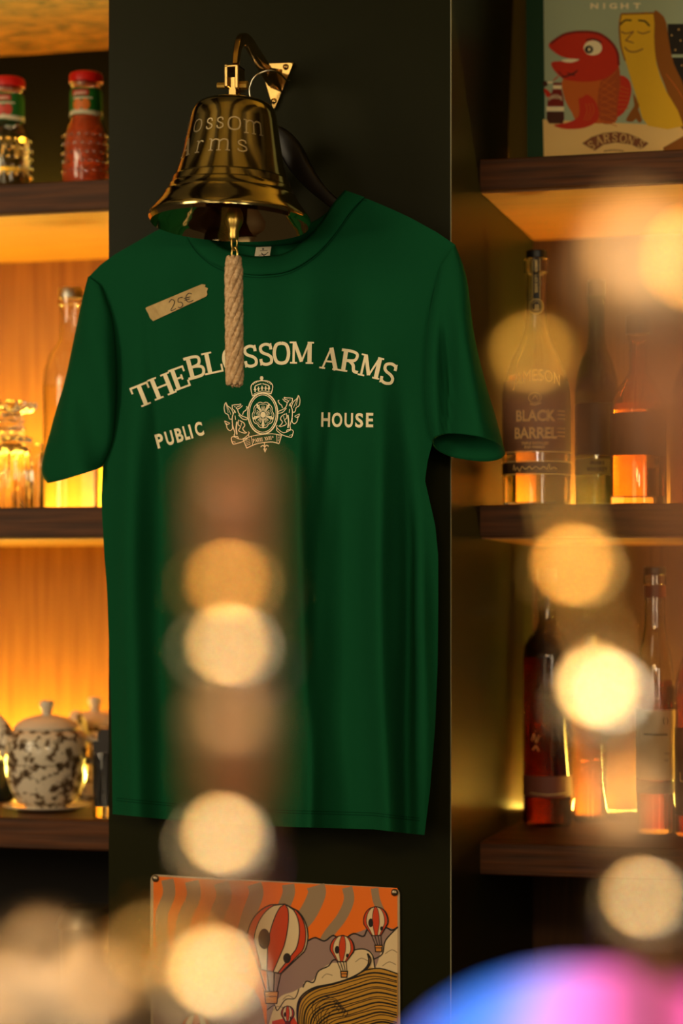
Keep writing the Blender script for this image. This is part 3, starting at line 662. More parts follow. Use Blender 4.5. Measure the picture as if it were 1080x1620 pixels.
BC([(100, 470), (300, 430), (470, 480), (520, 640)], [(540, 1280), (100, 1280)], a_mv)
BP([(540, 600), (620, 580), (640, 620), (640, 720), (540, 720)], a_red, 0)
def balloon(cx, cy, rx, ry, tilt, bx_, by_, br):
    def e(u, v):   # u -1..1 across, v -1 top .. 1 bottom
        ww = sqrt(max(0, 1 - v * v)) if v < .2 else sqrt(1 - .04) * (1 - (v - .2) / .8 * .62)
        x = u * rx * ww; y = v * ry; return (cx + x * cos(tilt) - y * sin(tilt), cy + x * sin(tilt) + y * cos(tilt))
    edges = [-1, -.76, -.28, .28, .70, .93, 1]; cols = [a_red, a_cr, a_red, a_cr, a_red, a_cr]; V = [-1 + 2 * i / 18 for i in range(19)]
    for c, (u0, u1) in zip(cols, zip(edges, edges[1:])): BP([e(u0, v) for v in V] + [e(u1, v) for v in reversed(V)], c)
    for u in edges: BS([e(u, v) for v in V], max(2.2, rx * .035), a_bk, 0)
    BS([e(-1, v) for v in V] + [e(1, v) for v in reversed(V)], max(3.5, rx * .045), a_bk, 0, closed=True)
    ap.oval(*bq(*e(-.42, .12)), rx * .2 / 2.348, ry * .3 / 2.348, a_bk); ap.oval(*bq(*e(.62, .52)), rx * .13 / 2.348, ry * .15 / 2.348, a_bk)
    for u in (-1, -.3, .4, 1): BS([e(u, 1), (bx_ + u * br * .8, by_)], max(3, rx * .04), a_bk, 0)
    BP([(bx_ - br, by_), (bx_ + br, by_), (bx_ + br * .8, by_ + br * 1.7), (bx_ - br * .8, by_ + br * 1.7)], a_sk)
    BS([(bx_ - br, by_), (bx_ + br, by_), (bx_ + br * .8, by_ + br * 1.7), (bx_ - br * .8, by_ + br * 1.7)], 4, a_bk, 0, closed=True)
    BS([(bx_ - br * .8, by_ + br * .7), (bx_ + br * .8, by_ + br * .7)], 3, a_bk, 0)
balloon(560, 290, 113, 128, .22, 537, 490, 26); balloon(801, 330, 45, 49, .05, 808, 415, 13); balloon(926, 228, 46, 54, -.02, 936, 318, 14); balloon(598, 572, 24, 29, 0, 600, 620, 8)
balloon(260, 640, 60, 70, 0, 260, 740, 20)
HU = [(646, 660), (634, 590), (636, 535), (656, 500), (700, 474), (760, 462), (820, 444), (868, 420), (894, 395)]
HV = [(906, 372), (900, 400), (940, 404), (1006, 424)]
BC(HU, [(900, 350), (905, 360)] + HV + [(1006, 1262), (660, 1262)], a_yl)
BS(HU + [(900, 372), (895, 348)], 6, a_bk, 5); BS([(895, 348), (907, 372), (896, 402), (870, 420)], 5, a_bk, 5); BS([(880, 412), (940, 404), (1006, 424)], 5, a_bk, 5)
HC = [(648, 680), (636, 600), (640, 540), (662, 504), (706, 478), (770, 462), (840, 440), (920, 420), (1004, 436)]
for k_ in range(46):
    q_ = 1 - k_ * .021; j_ = 4 * sin(k_ * 2.1)
    BS([(1004 + (x - 1004) * q_, 1000 + (y - 1000) * q_ + j_ * sin(n_ * .9 + k_ * .3)) for n_, (x, y) in enumerate(HC)], 3.6 if k_ % 3 else 6.5, a_bk, 5)
for k_ in range(6): BS([(700 + k_ * 10, 600 + k_ * 12), (690 + k_ * 11, 540 + k_ * 10), (730 + k_ * 9, 510 + k_ * 9), (780 + k_ * 8, 520 + k_ * 9), (770 + k_ * 8, 548 + k_ * 8)], 2.6, a_bk, 5)
ap.build('artwork', sg)
for x, y in ((246, 1390), (624, 1412)):
    s_ = MB().lathe([(.0042, 0), (.0040, .0012), (.0026, .0024), (0, .0028)], P(x, y, YP - .0036), (0, -1, 0), 20); s_.build('screw', mat('tarnished screw', (.3, .24, .16, 1), .4, 1.), sg)

# ================================================================ SIGN WITH FISH on the shelf
def fq(x, y): return (820 + x / 4.1538, y / 4.1538)
YS0 = 2.735; LEAN = .16
zs0 = zB[0]
def sign_pt(px, py, l=0, Y0=YS0, lean=LEAN):
    """plane leaning back from the shelf"""
    d = ray(px, py); nrm = Vector((0, -1, lean)).normalized(); c = Vector((0, Y0, zs0)) + nrm * l
    return CAMP + d * ((c - CAMP).dot(nrm) / d.dot(nrm))
fs_ = thing('illustrated_sign', 'green bordered sign with a red fish leaning on the shelf', 'sign', sign_pt(950, 300))
def slab(pts, Y0, lean, th):
    f_ = []; ground = []
    for (x, y) in pts:
        p = sign_pt(x, y, 0, Y0, lean)
        if y > 260: p = p + Vector((0, lean, 1)) * ((zs0 + .001) - p.z)
        f_.append(p)
    bk = [p + Vector((0, 1, -lean)).normalized() * th for p in f_]
    return MB().add(f_ + bk, [(0, 1, 2, 3), (7, 6, 5, 4)] + [(i, (i + 1) % 4 + 0, (i + 1) % 4 + 4, i + 4) for i in range(4)])
slab([(833, 300), (1330, 290), (1330, -330), (829, -330)], YS0, LEAN, .012).build('board', flat('green border', (16, 58, 34)), fs_, smooth=False)
fp = Paint(lambda x, y, l: sign_pt(x, y, l), .0006)
def FP(pts, m, n=0): fp.poly([fq(*p) for p in pts], m, n)
def FS(pts, wd, m, n=5, **kw): fp.stroke([fq(*p) for p in pts], wd / 4.1538, m, n, **kw)
s_bg, s_tb, s_rd, s_rd2, s_or, s_yl, s_yl2, s_tx, s_dk, s_br = flat('sign sage', (168, 182, 150)), flat('sign table', (244, 204, 130)), flat('sign red', (204, 44, 16)), flat('sign dark red', (128, 24, 14)), flat('sign orange', (206, 100, 28)), flat('sign yellow', (236, 184, 32)), flat('sign ochre', (150, 86, 14)), flat('sign sand', (226, 182, 110)), flat('sign dark', (28, 22, 20)), flat('sign banner brown', (134, 78, 44))
s_wh = flat('sign off white', (250, 234, 190)); s_lb = flat('sign bottle brown', (74, 34, 22))
FP([(152, -1400), (2120, -1400), (2120, 1200), (176, 1200)], s_bg)
FP([(160, 784), (400, 798), (760, 812), (1090, 830), (2100, 850), (2100, 1200), (170, 1200)], s_tb)
FP([(978, 146), (2000, 140), (2000, 700), (1100, 700), (985, 380)], s_dk); FS([(975, 150), (1600, 146)], 14, s_bg, 0); FS([(1000, 368), (1600, 366)], 20, s_bg, 0)
for x, y in ((1052, 194), (1006, 232), (1064, 266), (1030, 328), (1072, 430)): fp.oval(*fq(x, y), 1.3, 1.3, s_tx)
# the fish
FP([(660, 500), (720, 520), (742, 590), (720, 690), (680, 750), (630, 760), (620, 600)], s_rd, 4)
for k_ in range(6): FS([(650, 560 + k_ * 32), (726, 590 + k_ * 24)], 5, s_or, 0)
FP([(290, 520), (400, 500), (560, 470), (650, 440), (668, 560), (640, 700), (632, 802), (400, 800), (350, 740), (300, 640)], s_or, 4)
FP([(560, 480), (640, 410), (668, 500), (650, 690), (634, 800), (540, 800), (520, 640)], flat('sign scale red', (176, 76, 24)), 4)
for k_ in range(7):
    FS([(545 - k_ * 2, 560 + k_ * 40), (640, 470 + k_ * 56)], 5, s_or, 0); FS([(530, 520 + k_ * 44), (645, 590 + k_ * 40)], 5, s_or, 0)
FP([(196, 300), (250, 246), (330, 214), (420, 204), (520, 216), (600, 262), (650, 340), (662, 420), (630, 470), (560, 520), (440, 538), (340, 530), (290, 515), (240, 470), (216, 430), (224, 406), (290, 402), (340, 410), (390, 398), (396, 388), (330, 384), (260, 360)], s_rd, 4)
FS([(210, 286), (300, 226), (420, 208), (530, 222), (610, 280), (650, 350), (658, 430)], 16, s_rd2, 5)
FP([(280, 400), (340, 412), (392, 396), (380, 388), (320, 386)], s_wh, 3)
fp.oval(*fq(488, 315), 60 / 4.15, 49 / 4.15, s_wh); fp.oval(*fq(462, 325), 28 / 4.15, 26 / 4.15, s_dk); fp.oval(*fq(464, 325), 9 / 4.15, 11 / 4.15, s_wh)
FS([(444, 266), (490, 256), (546, 280)], 9, s_dk)
FS([(285, 505), (320, 500), (365, 480), (388, 462)], 9, s_dk, 4); FS([(320, 480), (350, 490), (370, 496)], 7, s_dk, 3); FS([(262, 470), (290, 500)], 6, s_dk, 0)
FP([(395, 650), (420, 640), (450, 622), (500, 660), (528, 740), (510, 800), (430, 840), (320, 848), (250, 834), (236, 820), (320, 806), (390, 770), (400, 710)], s_rd, 4)
for k_ in range(3): FS([(440 + k_ * 22, 680), (450 + k_ * 22, 730), (430 + k_ * 16, 790)], 5, s_or)
# its little bottle and glass hand
FP([(168, 580), (210, 610), (200, 640), (180, 630)], s_rd, 3); fp.oval(*fq(176, 550), 4, 4.5, s_lb); FS([(188, 542), (224, 542)], 12, s_wh, 0); FS([(228, 530), (262, 500)], 8, s_rd, 0)
FP([(228, 542), (282, 542), (282, 590), (296, 650), (300, 780), (290, 812), (200, 812), (184, 780), (190, 660), (222, 600)], s_rd2, 0); FP([(226, 560), (282, 560), (282, 585), (226, 585)], s_wh)
FP([(184, 700), (298, 700), (298, 732), (184, 732)], s_wh); FP([(184, 732), (298, 732), (296, 790), (286, 812), (204, 812), (186, 786)], s_lb)
fp.text('SARSONS', *fq(242, 650), 88 / 4.15, 26 / 4.15, s_wh, bold=.01, arc=4)
# the tall potato chip
FP([(884, 86), (940, 96), (970, 150), (986, 260), (1020, 420), (1090, 580), (1120, 830), (1060, 830), (960, 560), (900, 380)], s_yl2, 3)
FP([(674, 92), (780, 90), (884, 86), (890, 240), (906, 420), (970, 600), (1084, 828), (850, 826), (790, 690), (720, 460), (672, 300), (660, 180)], s_yl, 2)
FS([(674, 92), (884, 86)], 12, s_yl2, 0); FS([(674, 92), (662, 180), (672, 300), (700, 400)], 10, s_yl2); FS([(968, 486), (1040, 580), (1100, 680)], 6, s_or)
FS([(668, 162), (700, 134), (742, 134)], 11, s_dk); FS([(786, 134), (830, 140), (860, 172)], 11, s_dk)
for x0 in (672, 780): FS([(x0, 208), (x0 + 36, 220), (x0 + 84, 206)], 8, s_br)
FS([(756, 206), (704, 266), (756, 282)], 8, s_br, 0); FS([(696, 310), (724, 336), (770, 340), (818, 320)], 9, s_br)
FP([(752, 610), (792, 690), (786, 720), (812, 790), (790, 806), (770, 780), (750, 800), (704, 790), (744, 720), (760, 690)], s_yl2, 2)
# lettering
for k_, ch in enumerate('NIGHT'): fp.text(ch, *fq([498, 562, 622, 696, 778][k_], 38), [52, 12, 52, 52, 48][k_] / 4.15, 36 / 4.15, s_wh, bold=.04)
bn = [(418, 942), (480, 900), (560, 874), (640, 866), (720, 878), (790, 906), (854, 942), (820, 970), (800, 978), (740, 950), (640, 936), (560, 950), (500, 990)]
FP(bn, s_br)
for k_, ch in enumerate("SARSON'S"):
    x = [478, 528, 578, 632, 688, 738, 770, 806][k_]; y = [955, 922, 908, 902, 908, 922, 922, 946][k_]
    fp.glyph(ch, *fq(x, y), [38, 48, 44, 36, 48, 46, 14, 34][k_] / 4.15, 56 / 4.15, s_tx, radians([-30, -18, -8, 0, 10, 18, 22, 28][k_]), .95)
FS([(560, 994), (620, 986), (690, 992)], 6, s_br)
FP([(950, 970), (1090, 890), (1090, 1200), (980, 1200)], s_yl2)
fp.build('illustration', fs_)
bf = thing('picture_board', 'olive gold board leaning behind the green bordered fish sign', 'picture', sign_pt(820, 300, 0, 2.80, .2))
slab([(805, 300), (1250, 296), (1250, -330), (790, -330)], 2.80, .2, .01).build('panel', flat('olive gilt', (132, 108, 34)), bf, smooth=False)

# ================================================================ BOTTLES
def facing(c):
    v = CAMP - c; v.z = 0; return v.normalized()
def cyl_map(c, rad, zero_py, scale):
    """x = pixels along the skin from the camera-facing line, y = pixel row"""
    f_ = facing(c); sd = Vector((0, 0, 1)).cross(f_)
    def mp_(x, y, l):
        r = rad(y) * scale if callable(rad) else rad * scale
        th = x / (rad(y) if callable(rad) else rad); return Vector((c.x, c.y, c.z + (zero_py - y) * scale)) + (f_ * cos(th) + sd * sin(th)) * (r + l)
    return mp_
class Bottle:
    """px: column of the axis, base: pixel row of the base at depth Y, prof: (radius px, row) from base to mouth."""
    def __init__(s, name, label, cat, px, base, Y, prof, m, z=None, wall=3.0, n=40, group=None, thick=5):
        s.k = S(px, Y); c = P(px, base, Y); s.c = Vector((c.x, c.y, z if z is not None else c.z)); s.base = base; s.prof = prof; s.z = s.c.z
        s.t = thing(name, label, cat, s.c, group); s.n = n
        k = s.k; o = [(r * k, (base - y) * k) for r, y in prof]
        inn = [(max(r - wall, 1) * k, (base - y) * k) for r, y in reversed(prof) if base - y > thick]
        full = [(0, 0)] + o + inn + [(0, inn[-1][1] if inn else 0)]
        s.g = MB().lathe(full, s.c, n=n, cap=False).build('glass', m, s.t)
    def rad(s, y): return interp(sorted([(yy, rr) for rr, yy in s.prof]), y)
    def band(s, name, y0, y1, m, lift=.5, parent=None, a0=0, a1=2 * pi):
        k = s.k; ys = [lerp(y1, y0, i / 6) for i in range(7)]
        pr_ = [((s.rad(y) + lift) * k, (s.base - y) * k) for y in ys]
        if a1 - a0 > 6.2: return MB().lathe([(pr_[0][0] - .3 * k, pr_[0][1])] + pr_ + [(pr_[-1][0] - .3 * k, pr_[-1][1])], s.c, n=s.n, cap=False).build(name, m, parent or s.t)
        mp_ = cyl_map(s.c, s.rad, s.base, s.k); vs = []; N_ = 20
        for y in ys:
            for j in range(N_ + 1): th = lerp(a0, a1, j / N_); vs.append(mp_(th * s.rad(y), y, lift * k))
        return MB().add(vs, [(i * (N_ + 1) + j, i * (N_ + 1) + j + 1, (i + 1) * (N_ + 1) + j + 1, (i + 1) * (N_ + 1) + j) for i in range(6) for j in range(N_)]).build(name, m, parent or s.t)
    def fill(s, y0, m, wall=3.6, name='liquid', thick=6):
        k = s.k; pr_ = [(max(r - wall, .5) * k, (s.base - y) * k) for r, y in s.prof if y0 < y < s.base - thick]
        pr_ = [(0, thick * k), ((s.rad(s.base - thick) - wall) * k, thick * k)] + pr_ + [((s.rad(y0) - wall) * k, (s.base - y0) * k), (0, (s.base - y0) * k)]
        return MB().lathe(pr_, s.c, n=s.n, cap=False).build(name, m, s.t)
    def lathe(s, name, prof, m, parent=None):
        k = s.k; return MB().lathe([(r * k, (s.base - y) * k) for r, y in prof], s.c, n=s.n).build(name, m, parent or s.t, angle=35)
    def paint(s, lift=.8): return Paint(cyl_map(s.c, s.rad, s.base, s.k), lift * s.k, .00003, 3, True)
def zrow(px, ztop, Y): return HOR - (ztop - CAMP.z) / S(px, Y)      # pixel row where a base at height ztop shows
m_whisky = mat('whisky', (.98, .62, .18, 1), .0, 0, 1., 1.36)
m_amber = mat('amber glass', (.95, .60, .22, 1), .0, 0, 1., 1.48)
m_redglass = mat('reddish spirit', (.62, .16, .05, 1), .02, 0, 1., 1.4)
m_green = mat('green glass', (.16, .30, .07, 1), .02, 0, 1., 1.48)
m_darkglass = mat('dark brown glass', (.16, .07, .035, 1), .03, 0, 1., 1.48)
m_lblk = mat('black label', lin(28, 22, 18), .5); m_lcr = mat('cream paper label', lin(214, 178, 126), .6); m_gtx = mat('label gold', lin(240, 208, 130), .45)
m_lgr = mat('sage label', lin(150, 142, 70), .6); m_lgreen = mat('leaf green label', lin(28, 104, 30), .5); m_lred = mat('label red', lin(190, 30, 24), .5)
m_cap = mat('red lid', lin(214, 26, 16), .35); m_fruit = mat('fruit orange', lin(232, 120, 30), .5); m_lwhite = mat('label white', lin(222, 206, 170), .5)

# --- whisky on the middle shelf (right)
Y = 2.70; base = zrow(848, zB[1], Y)
B = Bottle('whisky_bottle', 'tall whisky bottle with black label and gold lettering on dark shelf', 'bottle', 848, base, Y,
    [(50, base), (53, base - 3), (53, 640), (52, 618), (47, 592), (37, 566), (26, 544), (19, 522), (16.5, 500), (15.5, 440), (15.5, 434), (20, 432), (20.5, 412), (18, 409)], m_glass, zB[1])
B.fill(596, m_whisky); B.lathe('stopper', [(16, 409), (16.3, 408), (16.3, 398), (15, 396.5)], m_black)
lb = B.band('label', 604, 716, m_lblk, .6, a0=-1.9, a1=1.9)
B.band('lower_label', 734, 751, m_lblk, .6, a0=-1.9, a1=1.9)
p = B.paint(1.0)
for y in (717.5, 732.5, 752.5): p.stroke([(x, y) for x in range(-90, 91, 6)], 1.7, m_gtx)
p.text('JAMESON', 0, 606, 78, 18, m_gtx, bold=.0, arc=8); p.text('BLACK', -1, 661, 62, 17, m_gtx, bold=.03); p.text('BARREL', -1, 688, 68, 17, m_gtx, bold=.03)
for y in (654, 660, 666, 681, 687, 693): p.stroke([(34, y), (50, y)], 1.2, m_gtx)
p.text('TRIPLE DISTILLED', -2, 704.5, 42, 4.2, m_gtx, bold=.02); p.text('IRISH WHISKEY', -2, 710.5, 32, 4.2, m_gtx, bold=.02)
p.ring(-2, 634, 9, 8, 1.2, m_gtx); p.stroke([(-9, 643), (-2, 645), (7, 642)], 2.5, m_gtx, 4); p.stroke([(-5, 636), (-1, 630), (3, 637)], 1.2, m_gtx, 3)
p.stroke([(-38, 746), (-36, 738), (-34, 746), (-30, 742), (-26, 748), (-22, 741), (-16, 745), (-10, 741), (-6, 745), (0, 741), (6, 745), (12, 741), (17, 745), (20, 737), (22, 745), (27, 742), (33, 745)], 1.4, m_gtx, 3)
p.build('lettering', lb)
q = B.paint(.7); ns = [(-5.6, 411), (5.6, 411), (5.6, 478), (-5.6, 478)]; q.poly([(-5.6, 411), (0, 411), (5.6, 411), (5.6, 430), (5.6, 450), (5.6, 478), (0, 478), (-5.6, 478), (-5.6, 450), (-5.6, 430)], m_lblk)
q.stroke([(-5.6, 412), (-5.6, 476)], .8, m_gtx).stroke([(5.6, 412), (5.6, 476)], .8, m_gtx)
q.text('JAMESON BLACK BARREL', 0, 440, 52, 4.4, m_gtx, rot=radians(90), bold=.03)
q.oval(0, 487, 12, 12.4, m_lblk).ring(0, 487, 11, 11.5, 1.3, m_gtx).ring(0, 487, 7.6, 8, .7, m_gtx).text('JJ', 0, 487, 7, 7, m_gtx, bold=.01)
q.build('neck_seal', B.t)
# --- green bottle
Y = 2.80; base = zrow(944, zB[1], Y)
B = Bottle('whisky_bottle', 'green glass whiskey bottle with sage label beside the black labelled one', 'bottle', 944, base, Y, [(32, base), (35, base - 3), (35, 620), (33, 598), (26, 572), (16, 552), (13, 530), (13, 480), (15, 478), (15, 468), (13, 466)], m_green, zB[1])
B.fill(600, mat('green tinted whiskey', (.5, .4, .08, 1), 0, 0, 1., 1.36)); B.lathe('stopper', [(14, 470), (14.5, 469), (14.5, 446), (13, 444)], m_black)
B.band('dark_label', 640, 722, mat('dark green label', lin(30, 40, 22), .5), .6, a0=-1.8, a1=1.8)
lb = B.band('label', 727, 752, m_lgr, .6, a0=-1.8, a1=1.8); p = B.paint(1.0); p.text('IRISH', 0, 734, 22, 6, m_ink, bold=.03).text('WHISKEY', 0, 744, 34, 7, m_ink, bold=.03); p.build('lettering', lb)
# --- squat amber bottle
Y = 2.70; base = zrow(1010, zB[1], Y)
B = Bottle('whisky_bottle', 'squat amber bottle with faceted glowing base beside the green bottle', 'bottle', 1010, base, Y, [(42, base), (45, base - 3), (45, 650), (40, 628), (26, 606), (15, 590), (14, 540), (17, 538), (17, 528), (14, 526)], m_amber, zB[1], thick=12)
B.fill(640, m_whisky, thick=14); B.lathe('stopper', [(16, 530), (20, 528), (20, 500), (18, 498)], m_black); B.band('label', 655, 722, mat('umber label', lin(60, 46, 34), .5), .6, a0=-1.3, a1=1.3)
Y = 2.73; base = zrow(1100, zB[1], Y)
B = Bottle('whisky_bottle', 'brown glass bottle cut by the picture edge on the middle dark shelf', 'bottle', 1100, base, Y, [(36, base), (39, base - 3), (39, 620), (30, 590), (15, 560), (14, 510), (16, 508), (14, 496)], m_darkglass, zB[1]); B.lathe('stopper', [(14, 500), (15, 499), (15, 478)], m_black)
# --- lowest right shelf
Y = 2.86; base = zrow(866, zB[2], Y)
B = Bottle('spirit_bottle', 'dark red bottle nearest the pillar on the lowest shelf', 'bottle', 866, base, Y, [(36, base), (39, base - 4), (39, 1040), (37, 1022), (28, 1006), (17, 994), (14, 980), (14, 930), (17, 928), (14, 916)], m_darkglass, zB[2])
B.fill(1030, m_redglass); B.lathe('stopper', [(15, 918), (16, 917), (16, 900)], m_black); lb = B.band('label', 1225, 1258, mat('faded rose label', lin(120, 66, 50), .6), .6, a0=-1.4, a1=1.4)
p = B.paint(); p.stroke([(-30, 1252), (0, 1254), (30, 1252)], 1, m_gtx).stroke([(-26, 1170), (-22, 1160), (-18, 1172), (-14, 1162)], 1.2, m_gtx, 3).stroke([(-24, 1184), (-18, 1178), (-14, 1186)], 1.2, m_gtx, 3); p.build('lettering', lb)
Y = 2.92; base = zrow(934, zB[2], Y)
B = Bottle('spirit_bottle', 'slim clear bottle with narrow capped neck behind the amber glow', 'bottle', 934, base, Y, [(26, base), (28, base - 3), (28, 1120), (24, 1090), (12, 1060), (6.5, 1040), (6, 1020)], m_glass, zB[2]); B.fill(1110, m_whisky); B.lathe('screw_cap', [(7, 1020), (7.2, 1019), (7.2, 1006), (6.4, 1005)], m_lwhite)
Y = 2.80; base = zrow(1036, zB[2], Y)
B = Bottle('spirit_bottle', 'clear whisky bottle with dark cork and cream label on lowest shelf', 'bottle', 1036, base, Y, [(29, base), (31, base - 3), (31, 1085), (30, 1062), (26, 1034), (20, 1010), (17, 985), (16.5, 945), (16.5, 926), (18.5, 924), (18.5, 910), (16, 908)], m_glass, zB[2])
B.fill(1076, m_redglass, thick=8); B.lathe('cork', [(17, 909), (18, 908), (18, 898), (16.5, 896.5)], m_black); B.band('neck_band', 926, 945, mat('burgundy band', lin(88, 22, 14), .45), .6)
lb = B.band('label', 1122, 1232, m_lcr, .6, a0=-1.6, a1=1.6); p = B.paint(); p.stroke([(14, 1134), (12, 1139), (14, 1144)], 1, m_ink).stroke([(19, 1134), (21, 1139), (19, 1144)], 1, m_ink).stroke([(14, 1190), (24, 1190)], .8, m_ink).stroke([(-20, 1160), (20, 1160)], 2, m_ink).stroke([(14, 1201), (22, 1201)], .8, m_ink); p.build('lettering', lb)
B.band('lower_label', 1234, 1254, mat('oxblood label', lin(90, 46, 30), .5), .6, a0=-1.6, a1=1.6)
Y = 2.78; base = zrow(1106, zB[2], Y)
B = Bottle('spirit_bottle', 'red brown bottle with black label cut by the edge beside the corked one', 'bottle', 1106, base, Y, [(36, base), (38, base - 3), (38, 1100), (37, 1078), (30, 1050), (18, 1024), (14, 1000), (14, 940), (16, 936), (14, 920)], m_amber, zB[2])
B.fill(1060, m_redglass); lb = B.band('label', 1150, 1288, m_lblk, .6, a0=-1.6, a1=1.6); B.lathe('stopper', [(14, 925), (15, 924), (15, 900)], m_black)
p = B.paint(); p.stroke([(-33, 1220), (-33, 1234), (-27, 1234)], 1.2, m_gtx); p.build('lettering', lb)

# --- juice bottles on the upper left shelf
def juice(px, dy, m_fl, label, fruit, top_air):
    Y = 2.71; base = zrow(px, zA[0], Y); d = dy
    B = Bottle('juice_bottle', label, 'bottle', px, base, Y, [(34, base), (36, base - 3), (36.5, 262 + d), (36.5, 230 + d), (35, 214 + d), (30, 202 + d), (25.5, 192 + d), (25, 182 + d), (25, 146 + d), (23, 141 + d), (25.5, 138 + d), (25.5, 134 + d), (24, 130 + d)], m_glassy, zA[0])
    B.fill(top_air + d, m_fl, thick=4); cp = B.lathe('lid', [(24.5, 133 + d), (26.4, 132 + d), (26.6, 122 + d), (25, 117.5 + d), (22, 116 + d)], m_cap)
    lb = B.band('label', 144 + d, 186 + d, m_lgreen, .5)
    p = B.paint(.8)
    for y in (180, 182, 184): p.stroke([(x, y + d + (1.2 * sin(x / 9))) for x in range(-60, 61, 4)], 3.2, m_lwhite)
    p.poly([(-24, 147 + d), (-12, 147 + d), (4, 147 + d), (4, 156 + d), (-12, 156 + d), (-24, 156 + d)], m_lred); p.text('granini', -10, 151.5 + d, 21, 5, m_lwhite, bold=.02)
    p.stroke([(-22, 160 + d), (10, 160 + d)], 2.4, m_lwhite, 0); p.oval(-14, 170 + d, 8, 9, fruit); p.oval(-1, 170 + d, 7, 9, fruit); p.build('label_print', lb)
    bm = MB()
    f_ = facing(B.c); sd = Vector((0, 0, 1)).cross(f_)
    for yy in range(0, 5):
        for t in range(-4, 5):
            th = t * .36 + (.18 if yy % 2 else 0); y = 218 + yy * 14 + d; r = B.rad(y) * B.k
            bm.ball(Vector((B.c.x, B.c.y, B.c.z + (base - y) * B.k)) + (f_ * cos(th) + sd * sin(th)) * r, 2.8 * B.k, n=10)
    bm.build('glass_bead_pattern', m_glassy, B.t)
juice(136, 0, mat('pink grapefruit juice', lin(255, 104, 48), .4, 0, .2, 1.34), 'red capped bottle of orange pink juice beside the dark pillar', m_fruit, 176)
juice(13, 8, mat('pale apple juice', (.98, .72, .30, 1), .0, 0, 1., 1.34), 'red capped bottle of clear pale juice on the shelf of juice bottles', flat('apple red', (206, 60, 36)), 214)

# --- glassware on the middle left shelf
Y = 2.76; base = zrow(112, zA[1], Y)
B = Bottle('glass_bottle', 'empty clear glass bottle with grey metal cap glowing behind the shirt sleeve', 'bottle', 112, base, Y, [(40, base), (44, base - 3), (44, 612), (42, 588), (34, 562), (22, 545), (17.5, 534), (17, 490), (17, 486), (20, 484), (20, 473), (18, 471)], m_glass, zA[1], wall=2.6, thick=9)
B.lathe('metal_cap', [(19, 473), (20, 472), (20, 458), (18.6, 456)], mat('brushed cap', (.5, .47, .40, 1), .35, 1.))
Y = 2.74; base = zrow(47, zA[1], Y)
B = Bottle('highball_glass', 'straight empty highball glass with thick base between bottle and cut goblet', 'glass', 47, base, Y, [(19, base), (21, base - 3), (21, 716), (21.5, 704), (21, 702)], m_glassy, zA[1], wall=2., thick=14)
Y = 2.72; base = zrow(18, zA[1], Y); k = S(18, Y); c = P(18, base, Y); c.z = zA[1]
gb = thing('cut_glass_decanter', 'cut glass decanter with wide flat stopper shining yellow on the shelf', 'decanter', c)
fc = lambda t, h: 1 + .05 * (1 if int(t / (2 * pi) * 32) % 2 else -1)
def gl(prof): return [(r * k, (base - y) * k) for r, y in prof]
MB().lathe(gl([(0, base), (30, base), (33, base - 4), (33, 745), (30, 720), (24, 708), (14, 702), (13, 696), (0, 694)]), c, n=48, cap=False, fac=fc).build('flask', m_glassy, gb)
MB().lathe(gl([(0, 698), (30, 700), (32, 694), (20, 688), (16, 684), (21, 678), (16, 672), (20, 666), (15, 660), (17, 655), (30, 652), (38, 646), (39, 639), (36, 637), (0, 641)]), c, n=48, cap=False, fac=fc).build('stopper', m_glassy, gb)
Y = 2.84; base = zrow(-12, zA[1], Y)
Bottle('highball_glass', 'clear highball glass peeking out behind the cut glass decanter', 'glass', -12, base, Y, [(19, base), (21, base - 3), (21, 716), (21.5, 702)], m_glassy, zA[1], wall=2., thick=10)

# --- teapots on the lower left shelf
m_floral = mat('flowered porcelain', lin(226, 212, 190), .16)
nt = m_floral.node_tree; bs = nt.nodes['Principled BSDF']; tc = nt.nodes.new('ShaderNodeTexCoord')
n1 = nt.nodes.new('ShaderNodeTexNoise'); n1.inputs['Scale'].default_value = 78; n1.inputs['Detail'].default_value = 5; n1.inputs['Roughness'].default_value = .62
n2 = nt.nodes.new('ShaderNodeTexVoronoi'); n2.inputs['Scale'].default_value = 80
ad = nt.nodes.new('ShaderNodeMath'); ad.operation = 'MULTIPLY_ADD'; ad.inputs[1].default_value = -.28
r1 = nt.nodes.new('ShaderNodeValToRGB'); e = r1.color_ramp.elements; e[0].position = .355; e[0].color = lin(228, 214, 192); e[1].position = .41; e[1].color = lin(124, 104, 80)
x = e.new(.55); x.color = lin(70, 57, 46)
nt.links.new(tc.outputs['Object'], n1.inputs['Vector']); nt.links.new(tc.outputs['Object'], n2.inputs['Vector']); nt.links.new(n2.outputs['Distance'], ad.inputs[0]); nt.links.new(n1.outputs['Fac'], ad.inputs[2]); nt.links.new(ad.outputs[0], r1.inputs['Fac']); nt.links.new(r1.outputs['Color'], bs.inputs['Base Color'])
Y = 2.74; px = 74; k = S(px, Y); base = zrow(px, zA[2], Y) - 4; c = P(px, base + 4, Y); c.z = zA[2]
sau = thing('saucer', 'white saucer under the flowered teapot at the shelf edge', 'saucer', c)
MB().lathe([(0, .001), (.03, .001), (.034, 0), (.05, .003), (.058, .006), (.0585, .0072), (.05, .0048), (.03, .0034), (0, .0034)], c, n=56, cap=False).build('dish', m_white, sau)
c = c + Vector((0, 0, .0036)); base = zrow(px, c.z, Y)
tpot = thing('teapot', 'flowered two tier teapot standing on a saucer at the shelf front', 'teapot', c)
def tl(prof): return [(r * k, (base - y) * k) for r, y in prof]
MB().lathe(tl([(0, base), (33, base), (34, base - 3), (36, base - 4), (48, base - 11), (58, base - 30), (64, base - 52), (66, base - 69), (0, base - 69)]), c, n=64, cap=False).build('cup', m_floral, tpot)
